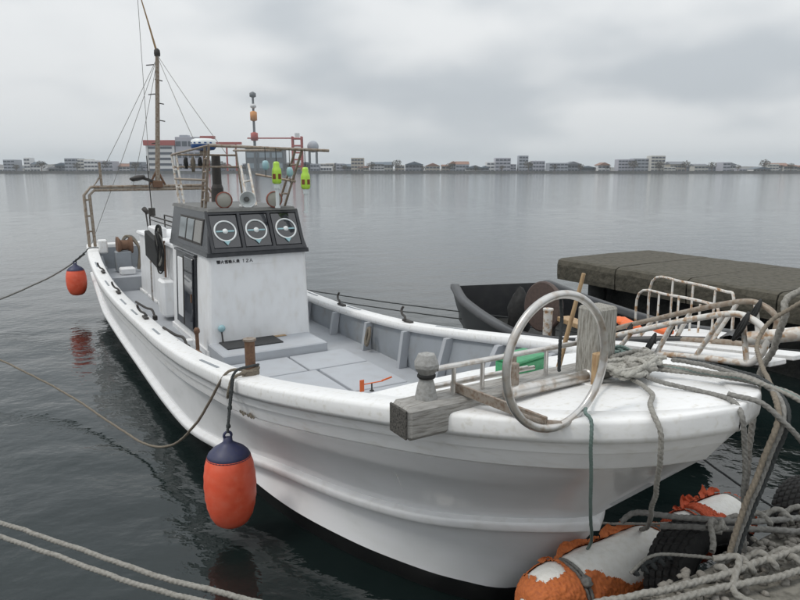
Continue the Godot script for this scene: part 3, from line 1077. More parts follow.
func after_cabin(b: Node3D):
	var st := geo()
	slab(st, ringpts(-4.55, -1.63, .48, .42, .04), ringpts(-4.5, -1.63, .46, 1.40, .04))
	var w := obj("engine_casing", st, M.cabin, b)
	st = geo()
	slab(st, ringpts(-4.58, -1.64, .50, 1.40, .04), ringpts(-4.56, -1.64, .49, 1.43, .04))
	obj("casing_top", st, M.cabin, w)
	st = geo()
	bx(st, Vector3(-2.05, .72, .57), Vector3(.34, .50, .17), .03)
	obj("side_locker", st, M.cabin, w)
	for x in [-4.35, -3.55, -2.75]:
		st = geo()
		bx(st, Vector3(x, .42 + .02, .487), Vector3(.7, .04, .03), .005)
		obj("skirting", st, M.plank, w)
	for x in [-3.42, -2.38]:
		st = geo()
		cyl(st, Vector3(x, .44, .515), Vector3(x, 1.45, .495), .014, 8)
		obj("drain_pipe", st, M.steel if x < -3 else M.rust, w)
	# black case and cables hung on the casing's shoulder
	var c := geo()
	bx(c, Vector3(-3.0, 1.26, .51), Vector3(1.0, .40, .09), .015, Basis(Vector3.FORWARD, .12))
	obj("black_case", c, M.rubber, w)
	c = geo()
	bx(c, Vector3(-3.3, 1.5, .40), Vector3(.5, .16, .18), .02)
	obj("white_case", c, M.cabin, w)
	for k in 7:
		c = geo()
		var p := []
		var o := Vector3(-2.35 + .05 * k, 1.42 - .015 * k, .56 + .012 * k)
		for a in 10:
			var t := TAU * a / 10
			p.append(o + Vector3((.13 + .02 * (k % 3)) * cos(t), (.22 + .03 * ((k * 5) % 4)) * sin(t), .02 * sin(t * 2 + k)))
		tube(c, cr(p, 4, true), .011, 6, false, true)
		obj("cable_coil", c, M.rubber if k % 4 else M.rope_pale, w)
	# rail, whip antenna and small lamp on the casing
	c = geo()
	for z in [.42, .2]: tube(c, PackedVector3Array([Vector3(-3.7, 1.43, z), Vector3(-3.7, 1.72, z), Vector3(-1.7, 1.72, z)]), .011, 6)
	tube(c, PackedVector3Array([Vector3(-3.7, 1.66, .42), Vector3(-1.7, 1.66, .42)]), .008, 6)
	obj("hand_rail", c, M.iron, w)
	c = geo()
	cyl(c, Vector3(-3.6, 1.72, .40), Vector3(-3.6, 1.84, .40), .05, 10)
	cyl(c, Vector3(-3.6, 1.84, .40), Vector3(-3.6, 2.62, .42), .008, 6)
	obj("whip_antenna", c, M.iron, w)
	c = geo()
	lathe(c, Vector3(-4.0, 1.78, .42), Vector3(-.6, .5, .3), [[0, -.06], [.035, -.055], [.04, .05], [0, .06]], 10)
	cyl(c, Vector3(-4.0, 1.76, .42), Vector3(-3.85, 1.43, .42), .012, 6)
	obj("work_lamp", c, M.iron, w)

func ladder(b: Node3D, called: String, a: Vector3, t: Vector3, gap: Vector3, r: float, rungs: Array, m: Material):
	var st := geo()
	cyl(st, a, t, r, 8)
	cyl(st, a + gap, t + gap, r, 8)
	for q in rungs: cyl(st, a.lerp(t, q), a.lerp(t, q) + gap, r * .8, 6)
	return obj(called, st, m, b)

func roof_frame(b: Node3D):
	var root := geo()
	# fore and after top rails
	cyl(root, Vector3(.02, 2.66, .46), Vector3(.22, 2.62, -.82), .016, 8)
	var f := obj("roof_frame", root, M.pipe, b)
	var rails := [[Vector3(-1.72, 2.60, .46), Vector3(-1.66, 2.60, -.34)], [Vector3(-1.70, 2.45, .46), Vector3(-1.60, 2.45, -.36)], [Vector3(-1.72, 2.60, .46), Vector3(.02, 2.66, .46)], [Vector3(-1.6, 2.66, -.30), Vector3(.1, 2.62, -.30)], [Vector3(-.35, 2.36, -.16), Vector3(.0, 2.28, -.50)], [Vector3(-1.62, 2.30, .46), Vector3(-.12, 2.30, .46)]]
	for r in rails:
		var st := geo()
		cyl(st, r[0], r[1], .013, 8)
		obj("rail", st, M.pipe, f)
	ladder(f, "leg", Vector3(-1.55, 1.98, .44), Vector3(-1.74, 2.60, .46), Vector3(.16, 0, -.02), .014, [.35, .7], M.pipe_white)
	ladder(f, "leg", Vector3(-.26, 1.98, .46), Vector3(.02, 2.66, .46), Vector3(-.15, 0, 0), .015, [.15, .3, .45, .6, .8], M.pipe)
	ladder(f, "leg", Vector3(-.22, 1.98, -.44), Vector3(.17, 2.63, -.52), Vector3(-.12, 0, .03), .014, [.25, .5, .75], M.pipe)
	ladder(f, "leg", Vector3(-.55, 1.98, -.12), Vector3(-.95, 2.46, -.18), Vector3(.14, .02, -.05), .014, [.3, .6], M.pipe_white)
	var fl := geo()
	cyl(fl, Vector3(-1.60, 1.98, -.40), Vector3(-1.64, 2.68, -.34), .014, 8)
	obj("leg", fl, M.pipe, f)
	# exhaust stack
	var ex := geo()
	lathe(ex, Vector3(-1.95, 1.42, -.16), Vector3.UP, [[.085, 0], [.08, .75], [.062, .80], [.058, 1.18], [.045, 1.18], [.045, 1.0]], 16, true)
	obj("exhaust_stack", ex, M.iron, b)
	# radar
	var rd := geo()
	lathe(rd, Vector3(-1.55, 2.70, .10), Vector3.UP, [[0, .10], [.10, .10], [.145, .085], [.155, .05], [.155, .03]], 28)
	var radar := obj("radar_dome", rd, M.ring_white, b)
	rd = geo()
	lathe(rd, Vector3(-1.55, 2.70, .10), Vector3.UP, [[.156, .03], [.155, -.01], [.13, -.04], [.06, -.05], [.0, -.05]], 28)
	obj("radar_base", rd, M.radar_blue, radar)
	rd = geo()
	cyl(rd, Vector3(-1.55, 2.60, .10), Vector3(-1.55, 2.66, .10), .05, 10)
	cyl(rd, Vector3(-1.70, 2.60, .05), Vector3(-1.4, 2.62, .14), .014, 8)
	obj("radar_bracket", rd, M.pipe, radar)
	for k in 5:
		rd = geo()
		var a := deg_to_rad(-20.0 + k * 26)
		var d := Vector3(cos(a), 0, sin(a))
		bx(rd, Vector3(-1.55, 2.745, .10) + d * .1555, Vector3(.004, .016, .03), .001, Basis(d, Vector3.UP, d.cross(Vector3.UP)))
		obj("radar_mark", rd, M.radar_blue, radar)
	# black floats and a rag tied under the after rail
	for k in 4:
		var s := geo()
		lump(s, Vector3(-1.68, 2.50 - .02 * (k % 2), .30 - .09 * k), Vector3(.035, .075 + .02 * (k % 2), .03), k + 30, 10, 8, .4)
		obj("tied_bundle", s, M.rubber if k != 1 else M.rope_brown, f)
	# floodlights and horn
	for q in [[-.15, .27], [-.05, -.27]]:
		var s := geo()
		lathe(s, Vector3(q[0] - .12, 2.085, q[1]), Vector3(1, 0, 0.1), [[0, 0], [.05, .0], [.075, .05], [.09, .11], [.092, .135], [.08, .137]], 24)
		cyl(s, Vector3(q[0] - .05, 2.0, q[1]), Vector3(q[0] - .05, 2.02, q[1]), .03, 8)
		var lamp := obj("floodlight", s, M.lamp_rim, b)
		s = geo()
		lathe(s, Vector3(q[0] - .12, 2.085, q[1]), Vector3(1, 0, 0.1), [[.081, .130], [.05, .142], [0, .146]], 24)
		obj("lens", s, M.lens, lamp)
	var h := geo()
	lathe(h, Vector3(-.30, 2.085, .0), Vector3(1, 0, .1), [[0, -.06], [.05, -.06], [.052, .04], [.06, .07], [.088, .16], [.094, .16], [.07, .12], [.035, .06], [0, .06]], 24)
	bx(h, Vector3(-.24, 2.012, 0), Vector3(.12, .025, .14), .004)
	var horn := obj("loudspeaker", h, M.ring_white, b)
	h = geo()
	lathe(h, Vector3(-.30, 2.085, .0), Vector3(1, 0, .1), [[0, .13], [.028, .12], [.03, .09], [0, .08]], 14)
	obj("speaker_core", h, M.roof, horn)

func gallows(b: Node3D):
	var xs := -5.7
	var g := geo()
	for k in 2:
		var d := .09 * k
		var pts := [Vector3(xs, 1.08, 1.10 - d), Vector3(xs, 1.98, 1.12 - d), Vector3(xs, 2.12 - d * .6, 1.0 - d * .6), Vector3(xs, 2.13 - d * .6, -1.0 + d * .6), Vector3(xs, 1.98, -1.12 + d), Vector3(xs, 1.08, -1.10 + d)]
		tube(g, PackedVector3Array(pts), .026, 8)
	for y in [1.35, 1.62, 1.9]:
		for s in [1.0, -1.0]: cyl(g, Vector3(xs, y, s * 1.11), Vector3(xs, y, s * 1.02), .016, 6)
	for z in [.7, .35, .0, -.4, -.75]: cyl(g, Vector3(xs, 2.13, z), Vector3(xs, 2.08, z), .018, 6)
	var gg := obj("stern_gallows", g, M.pipe, b)
	g = geo()
	cyl(g, Vector3(xs, 2.1, .82), Vector3(xs, 2.55, .83), .022, 8)
	cyl(g, Vector3(xs, 2.3, .83), Vector3(xs, 2.14, .95), .012, 6)
	obj("stub_post", g, M.pipe, gg)
	# mast with foot brackets and steps
	var m := geo()
	tube(m, PackedVector3Array([Vector3(xs, 2.10, -.12), Vector3(xs, 3.3, -.20), Vector3(xs, 4.42, -.27)]), [.045, .034], 12)
	var mast := obj("mast", m, M.pipe, b)
	m = geo()
	bx(m, Vector3(xs, 2.16, -.12), Vector3(.16, .12, .17), .01)
	for s in [1.0, -1.0]: cyl(m, Vector3(xs, 2.14, -.12 + s * .14), Vector3(xs, 2.42, -.13), .02, 6)
	obj("mast_foot", m, M.rust, mast)
	m = geo()
	lathe(m, Vector3(xs, 4.40, -.27), Vector3.UP, [[.05, 0], [.055, .04], [.05, .10], [.02, .13], [0, .13]], 12)
	obj("mast_head", m, M.iron, mast)
	for q in [[2.9, -1], [3.3, 1], [3.6, 1], [4.0, 1], [4.25, -1], [3.75, -1]]:
		m = geo()
		cyl(m, Vector3(xs, q[0], -.2), Vector3(xs, q[0] - .02, -.2 - .13 * q[1]), .01, 6)
		obj("step", m, M.iron, mast)
	m = geo()
	tube(m, PackedVector3Array([Vector3(xs, 4.45, -.27), Vector3(xs + .02, 4.95, -.15), Vector3(xs + .05, 5.7, .04)]), [.02, .007], 8)
	obj("topmast_rod", m, M.bamboo, mast)
	var wires := [[Vector3(xs, 4.42, -.27), Vector3(-1.6, 2.62, -.2)], [Vector3(xs, 4.40, -.27), Vector3(-1.7, 2.6, .1)], [Vector3(xs, 4.38, -.27), Vector3(xs, 2.13, .95)], [Vector3(xs, 4.38, -.27), Vector3(xs - .2, 1.1, 1.05)], [Vector3(xs + .04, 5.5, .0), Vector3(xs, 2.1, .0)], [Vector3(xs, 4.36, -.27), Vector3(xs, 2.14, .30)]]
	for w in wires:
		m = geo()
		tube(m, sag(w[0], w[1], .03, 8), .0045, 5)
		obj("stay_wire", m, M.rope_grey, mast)
	m = geo()
	lathe(m, Vector3(xs + .02, 2.27, .22), Vector3(0, 1, .2), [[0, -.05], [.10, -.04], [.14, .0], [.13, .03], [0, .05]], 16)
	cyl(m, Vector3(xs, 2.27, .12), Vector3(xs, 2.2, -.08), .03, 6)
	obj("mast_lamp", m, M.iron, mast)
	# net hauler at the stern
	var w := geo()
	bx(w, Vector3(-5.3, .84, .62), Vector3(.24, .36, .26), .02)
	var hauler := obj("net_hauler", w, M.bulwark, b)
	w = geo()
	lathe(w, Vector3(-5.3, 1.12, .46), Vector3(0, 0, 1), [[0, 0], [.15, 0], [.15, .03], [.09, .07], [.09, .18], [.15, .22], [.15, .25], [0, .25]], 20, true)
	obj("drum", w, M.rust, hauler)
	w = geo()
	bx(w, Vector3(-5.45, 1.10, .92), Vector3(.15, .24, .15), .02)
	obj("motor_box", w, M.cap, hauler)
	for k in 3:
		w = geo()
		tube(w, cr([Vector3(-5.2 + k * .04, .70, .40), Vector3(-5.22 + k * .03, 1.05, .36), Vector3(-5.3, 1.27, .46 + .03 * k), Vector3(-5.3, 1.18, .62), Vector3(-5.25, .9, .66 + .03 * k)], 6), .022, 8)
		obj("hose", w, M.rope_grey if k == 0 else M.rope_brown, hauler)
	w = geo()
	bx(w, Vector3(-4.95, .71, .62), Vector3(.22, .12, .24), .02)
	obj("hauler_foot", w, M.gel, hauler)

func bow_gear(b: Node3D):
	# transverse timber through the rail, with a turned bollard on it
	var st := geo()
	bx(st, Vector3(4.80, 1.345, .40), Vector3(.155, .15, 1.22), .018)
	var tm := obj("cathead_timber", st, M.timber, b)
	st = geo()
	bx(st, Vector3(4.80, 1.345, 1.014), Vector3(.135, .13, .012), .01)
	obj("end_grain", st, M.timber_end, tm)
	st = geo()
	lathe(st, Vector3(4.79, 1.42, .865), Vector3.UP, [[.056, 0], [.045, .05], [.034, .085], [.032, .105], [.060, .142], [.060, .158], [.040, .198], [0, .203]], 6, true)
	obj("bollard", st, M.bitt_grey, b)
	st = geo()
	lathe(st, Vector3(4.79, 1.512, .865), Vector3.UP, [[.038, 0], [.041, .004], [.041, .014], [.038, .018]], 12)
	obj("bollard_band", st, M.rubber, b)
	# roller frame across the foredeck
	st = geo()
	cyl(st, Vector3(4.82, 1.555, .83), Vector3(4.82, 1.555, -.16), .013, 10)
	var fr := obj("roller_frame", st, M.steel, b)
	for z in [.74, .58, .19, -.04]:
		st = geo()
		cyl(st, Vector3(4.82, 1.555, z), Vector3(4.82, 1.40, z), .0105, 8)
		obj("baluster", st, M.steel, fr)
	st = geo()
	bx(st, Vector3(4.80, 1.48, .40), Vector3(.06, .16, .035), .004)
	bx(st, Vector3(4.90, 1.47, .46), Vector3(.035, .15, .035), .004)
	obj("upright", st, M.angle, fr)
	st = geo()
	cyl(st, Vector3(4.70, 1.43, .80), Vector3(4.70, 1.43, .20), .012, 8)
	cyl(st, Vector3(4.64, 1.40, .74), Vector3(4.64, 1.40, .10), .012, 8)
	obj("lower_rail", st, M.steel, fr)
	st = geo()
	bx(st, Vector3(5.05, 1.445, .69), Vector3(.56, .045, .012), .002, Basis(Vector3.UP, .10))
	bx(st, Vector3(5.05, 1.426, .665), Vector3(.56, .010, .05), .002, Basis(Vector3.UP, .10))
	obj("angle_bar", st, M.angle, fr)
	st = geo()
	lathe(st, Vector3(4.92, 1.415, .52), Vector3(0, .0, -1), [[0, 0], [.028, 0], [.030, .01], [.030, .50], [.036, .505], [.036, .58], [.02, .59], [0, .59]], 18, true)
	obj("roller", st, M.steel, fr)
	st = geo()
	bx(st, Vector3(4.93, 1.385, -.02), Vector3(.20, .02, .16), .004)
	obj("roller_plate", st, M.cap, fr)
	# steel hoop outboard of the bow
	var rp := PackedVector3Array()
	var hc := Vector3(5.34, 1.685, .63)
	for k in 65:
		var a := TAU * k / 64
		rp.append(hc + Vector3(0, .262 * cos(a), .252 * sin(a)))
	st = geo()
	tube(st, rp, .0165, 12, false, true)
	var hoop := obj("steel_hoop", st, M.steel, b)
	st = geo()
	cyl(st, Vector3(5.31, 1.44, .67), Vector3(5.34, 1.50, .80), .014, 8)
	cyl(st, Vector3(5.32, 1.44, .66), Vector3(5.34, 1.43, .60), .014, 8)
	obj("hoop_bracket", st, M.angle, hoop)
	# wooden bitt and its cheek
	st = geo()
	bx(st, Vector3(4.90, 1.575, -.06), Vector3(.13, .36, .15), .012)
	obj("bitt", st, M.timber_up, b)
	st = geo()
	bx(st, Vector3(4.99, 1.47, .02), Vector3(.035, .16, .05), .005)
	obj("bitt_cheek", st, M.bamboo, b)

func cleat(b: Node3D, x: float, s: float):
	var st := geo()
	var o := Vector3(x, gh(x) + .005, s * (gb(x) - .11))
	bx(st, o + Vector3(0, .012, 0), Vector3(.16, .024, .05), .006)
	tube(st, cr([o + Vector3(-.02, .02, -s * .02), o + Vector3(-.06, .05, -s * .0), o + Vector3(-.14, .055, s * .02), o + Vector3(-.19, .09, s * .04), o + Vector3(-.17, .13, s * .05)], 4), .013, 8)
	obj("cleat", st, M.iron, b)

func deck_fittings(b: Node3D):
	for x in [-3.75, -2.35, -.65]: cleat(b, x, 1.0)
	for x in [-.1, 1.45]: cleat(b, x, -1.0)
	# rusty mooring post on the rail
	var st := geo()
	cyl(st, Vector3(2.95, .98, 1.06), Vector3(2.95, 1.30, 1.06), .034, 14)
	var p := obj("mooring_post", st, M.rust, b)
	st = geo()
	cyl(st, Vector3(2.95, 1.295, 1.06), Vector3(2.95, 1.308, 1.06), .044, 14)
	obj("post_cap", st, M.angle, p)
	# scupper fittings along the inside of the near bulwark
	for x in [-1.5, .1, .75]:
		st = geo()
		tube(st, cr([Vector3(x, .80, 1.06), Vector3(x + .15, .74, .97), Vector3(x + .32, .74, .93), Vector3(x + .42, .66, .92)], 4), .014, 8)
		bx(st, Vector3(x + .42, .66, .92), Vector3(.06, .06, .05), .008)
		obj("side_bracket", st, M.iron if x < .5 else M.rust, b)
	st = geo()
	bx(st, Vector3(.02, .56, .70), Vector3(.035, .24, .035), .006)
	lump(st, Vector3(.02, .70, .70), Vector3(.035, .04, .035), 7, 10, 8, .3)
	obj("hydrant", st, M.rust, b)
	st = geo()
	bx(st, Vector3(.10, .53, .80), Vector3(.08, .22, .07), .01)
	obj("hydrant_box", st, M.cap, b)
	# rubber strips and rope bights hanging on the far bulwark
	for q in [[-.9, M.rope_brown], [.86, M.rope_brown]]:
		st = geo()
		var z: float = -(gb(q[0]) - .24)
		tube(st, cr([Vector3(q[0], gh(q[0]) - .1, z), Vector3(q[0] + .03, .62, z + .02), Vector3(q[0] - .02, .50, z + .03), Vector3(q[0] - .06, .56, z + .02), Vector3(q[0] - .03, gh(q[0]) - .12, z)], 5), .018, 7)
		obj("rope_bight", st, q[1], b)
	# worn patch where the paint is knocked off the plank
	for k in 6:
		st = geo()
		flat(st)
		var x := 2.98 + .045 * k
		var w := gb(x)
		var c := Vector3(x, gh(x) - .235 - .006 * (k % 2), w - .044)
		var poly := []
		var s: float = [.02, .028, .016, .02, .034, .018][k]
		for a in 7: poly.append(c + Vector3(cos(-TAU * a / 7) * s * (1.0 + .3 * fn.get_noise_2d(k * 5.0, a * 3.0)), sin(-TAU * a / 7) * s * .55, 0))
		extrude(st, poly, Vector3(0, 0, .004))
		obj("paint_chip", st, M.rope_brown, b)

# ---------------------------------------------------------------- the dark boat alongside
func neighbour_boat():
	var a := deg_to_rad(18.0)
	var t := BT * Transform3D(Basis(Vector3.UP, -a), Vector3(2.66, 0, -2.68))
	var b := thing("work_boat", "black-hulled work boat with white pipe pulpit lying behind the white boat", "boat", t)
	var nx := [-2.8, -2.0, -.3, .6, 1.1, 1.4, 1.6]
	var nz := [.72, .84, .90, .80, .58, .32, .10]
	var ny := [.86, .80, .82, .95, 1.06, 1.13, 1.16]
	var g := func(off: float, inset: float, sgn: float, yb = null):
		var o := PackedVector3Array()
		for i in 41:
			var x := -2.8 + 4.4 * i / 40
			var z := maxf(tab(nx, nz, x) - inset, .0)
			o.append(Vector3(x if yb == null or yb > .1 else (x + 2.8) * .72 - 2.7, tab(nx, ny, x) - off if yb == null else yb, sgn * z))
		return o
	both("hull", [func(s): return [g.call(.04, -.01, s), g.call(.3, .06, s), g.call(0, .22, s, .0), g.call(0, .4, s, -.3)]], M.black_hull, b)
	both("gunwale", [func(s): return [g.call(.05, -.03, s), g.call(0, -.03, s), g.call(-.01, .0, s), g.call(0, .09, s), g.call(.06, .1, s)]], M.black_hull, b)
	both("inner_side", [func(s): return [g.call(.06, .08, s), g.call(0.0, .1, s, .35)]], M.black_hull, b)
	var st := geo()
	loft(st, [g.call(0, .1, 1.0, .36), g.call(0, .1, -1.0, .36)])
	obj("sole", st, M.near_black, b)
	st = geo()
	flat(st)
	quad(st, Vector3(-2.78, .84, .7), Vector3(-2.78, .84, -.7), Vector3(-2.65, -.3, -.4), Vector3(-2.65, -.3, .4))
	obj("transom", st, M.black_hull, b)
	# white foredeck
	st = geo()
	var l := PackedVector3Array()
	var r := PackedVector3Array()
	for i in 21:
		var x := .35 + 1.25 * i / 20
		l.append(Vector3(x, tab(nx, ny, x) - .01, -maxf(tab(nx, nz, x) - .06, 0.0)))
		r.append(Vector3(x, tab(nx, ny, x) - .01, maxf(tab(nx, nz, x) - .06, 0.0)))
	loft(st, [l, r])
	obj("foredeck", st, M.cap, b)
	# net hauler disc and white post
	st = geo()
	lathe(st, Vector3(-.80, .93, .28), Vector3(.35, .1, 1), [[0, 0], [.27, 0], [.28, .02], [.28, .05], [.265, .06], [0, .05]], 32, true)
	var d := obj("hauler_disc", st, M.brown_disc, b)
	st = geo()
	bx(st, Vector3(-.80, .62, .22), Vector3(.12, .4, .1), .01)
	obj("hauler_stand", st, M.iron, d)
	st = geo()
	cyl(st, Vector3(-.16, .36, .555), Vector3(-.16, 1.03, .555), .045, 14)
	cyl(st, Vector3(-.16, 1.03, .555), Vector3(-.16, 1.05, .555), .052, 14)
	obj("white_post", st, M.pipe_white, b)
	st = geo()
	lump(st, Vector3(-1.35, .68, .35), Vector3(.12, .34, .14), 9, 14, 10, .3)
	obj("black_drum", st, M.rubber, b)
	# timber plank and orange boxes on deck
	st = geo()
	bx(st, Vector3(.2, .92, .3), Vector3(.9, .05, .14), .006, Basis(Vector3.UP, .1))
	obj("plank", st, M.bamboo, b)
	for q in [[.45, .2], [.75, .30], [1.05, .2]]:
		st = geo()
		lump(st, Vector3(q[0], .99 + q[0] * .10, q[1] - .1), Vector3(.13, .035, .07), int(q[0] * 20), 14, 8, .3)
		obj("orange_cloth", st, M.orange_paint, b)
	# thin rails on the far side
	for k in 2:
		st = geo()
		var zz := -.40 - .14 * k
		tube(st, cr([Vector3(-.1, .72, zz), Vector3(-.08, 1.18 + .12 * k, zz), Vector3(.4, 1.25 + .12 * k, zz), Vector3(.95, 1.28 + .1 * k, zz), Vector3(1.08, 1.24 + .1 * k, zz), Vector3(1.1, .95, zz)], 5), .013, 7)
		for x in [.25, .55, .85]: cyl(st, Vector3(x, .75, zz), Vector3(x, 1.25 + .12 * k, zz), .011, 6)
		obj("side_rail", st, M.pipe_white, b)
	# pulpit: two bent pipe frames with slanting struts, laid out in the big boat's frame
	var inv := Transform3D(Basis(Vector3.UP, -a), Vector3(2.66, 0, -2.68)).affine_inverse()
	for f in 2:
		var sh := Vector3(-.25 * f, -.02 * f, -1.45 - .55 * f)
		var loop := [[3.40, 1.00], [3.68, 1.13], [4.04, 1.275], [4.43, 1.43], [4.72, 1.525], [4.86, 1.515], [4.95, 1.45], [4.945, 1.34], [4.88, 1.25], [4.80, 1.23], [4.53, 1.195], [4.06, 1.11], [3.54, .965]]
		var q := []
		for e in loop: q.append(inv * (Vector3(e[0], e[1], 0) + sh))
		st = geo()
		tube(st, cr(q, 5), .021, 10)
		var pu := obj("pulpit", st, M.pipe_white if f == 0 else M.pipe, b)
		for e in [[4.20, 1.14, 4.31, 1.385], [4.50, 1.19, 4.67, 1.505], [4.85, 1.24, 4.80, 1.52], [3.84, 1.06, 3.98, 1.25]]:
			st = geo()
			cyl(st, inv * (Vector3(e[0], e[1], 0) + sh), inv * (Vector3(e[2], e[3], 0) + sh), .017, 8)
			obj("strut", st, M.pipe_white, pu)
		for e in [[3.75, 1.10], [4.15, 1.20], [4.80, 1.47]]:
			st = geo()
			var c := inv * (Vector3(e[0], e[1], 0) + sh)
			for k in 3: tube(st, cr([c + Vector3(-.03, -.10, .03), c + Vector3(.02 + .02 * k, 0, .04), c + Vector3(.04, .08, 0), c + Vector3(-.02, .02 * k, -.03)], 4, true), .010, 6, false, true)
			obj("lashing", st, M.rubber, pu)
		for e in [[3.6, .99], [4.5, 1.19]]:
			st = geo()
			var c := inv * (Vector3(e[0], e[1], 0) + sh)
			cyl(st, c, c + Vector3(.0, -.30, -.12 * (1 - f * 2)), .017, 8)
			obj("stanchion", st, M.pipe_white, pu)
	for f in 2:
		st = geo()
		var pa := inv * Vector3(3.2, .98, -1.78 - .26 * f)
		var pb := inv * Vector3(4.95, 1.24, -1.62 - .26 * f)
		var px_ := (pb - pa).normalized()
		var pz_ := px_.cross(Vector3.UP).normalized()
		bx(st, (pa + pb) / 2, Vector3(pa.distance_to(pb), .035, .16), .006, Basis(px_, pz_.cross(px_), pz_))
		obj("pulpit_plank", st, M.cap, b)
	# big white pipe with an open end over the bow
	st = geo()
	var po := inv * Vector3(4.86, 1.40, -1.42)
	var pd := inv.basis * Vector3(.62, .17, -.35)
	lathe(st, po, pd, [[.030, 0], [.042, 0], [.042, 1.1], [.0, 1.1]], 18, true)
	lathe(st, po, pd, [[.030, 0], [.030, .25], [0, .25]], 18, true)
	obj("bow_pipe", st, M.pipe_white, b)

# ---------------------------------------------------------------- buoys and ropes
func buoy(label: String, c: Vector3, hang: Vector3, r: float, hh: float):
	var t := thing("buoy_fender", label, "buoy", BT * Transform3D(Basis(), c), "orange fender buoys")
	var st := geo()
	var prof := [[0, -hh]]
	for k in range(1, 19):
		var a := -PI / 2 + PI * k / 24.0
		prof.append([r * pow(cos(a), .56) * (1.0 + .01 * cos(k * 3.1)), sin(a) * hh])
	lathe(st, Vector3.ZERO, Vector3.UP, prof, 40)
	obj("float_body", st, M.orange, t)
	for y in [-.30, -.02, .26]:
		st = geo()
		var rr := r * pow(cos(asin(y)), .56)
		lathe(st, Vector3(0, y * hh, 0), Vector3.UP, [[rr - .004, -.007], [rr + .0015, 0], [rr - .004, .007]], 40)
		obj("moulded_rib", st, M.orange, t)
	st = geo()
	var y0: float = prof[18][1]
	var rs: float = prof[18][0]
	lathe(st, Vector3.ZERO, Vector3.UP, [[rs - .002, y0 - .012], [rs + .003, y0 - .008], [rs * .93, y0 + .018], [rs * .74, y0 + .045], [rs * .50, y0 + .066], [rs * .32, y0 + .082], [.030, y0 + .096], [.028, y0 + .12], [0, y0 + .125]], 36)
	obj("neck_cap", st, M.buoy_top, t)
	var e := PackedVector3Array()
	for k in 17: e.append(Vector3(0, y0 + .135 + .024 * cos(TAU * k / 16), .024 * sin(TAU * k / 16)))
	st = geo()
	tube(st, e, .009, 8, false, true)
	obj("eye", st, M.buoy_top, t)
	st = geo()
	var h := hang - c
	var top := Vector3(0, y0 + .155, 0)
	rope_geo(st, PackedVector3Array([top, h]), .009)
	rope_geo(st, PackedVector3Array([top + Vector3(.012, 0, .004), top.lerp(h, .5) + Vector3(.014, 0, 0), h + Vector3(.03, 0, 0)]), .008)
	for q in [.12, .45, .75]: lump(st, top.lerp(h, q) + Vector3(.006, 0, 0), Vector3(.016, .02, .016), int(q * 40), 8, 6, .3)
	rope_geo(st, cr([h, h + Vector3(.0, .045, -.04), h + Vector3(-.02, .05, -.14), h + Vector3(-.06, .04, -.2)], 5), .009)
	obj("lanyard", st, M.rope_dark, t)

func buoys():
	buoy("large orange buoy fender with navy neck hanging by the rusty post", Vector3(3.12, .40, 1.285), Vector3(3.04, 1.09, 1.215), .166, .285)
	buoy("small-looking orange buoy hanging at the far stern corner of the boat", Vector3(-5.35, .55, 1.39), Vector3(-5.3, 1.05, 1.20), .165, .255)

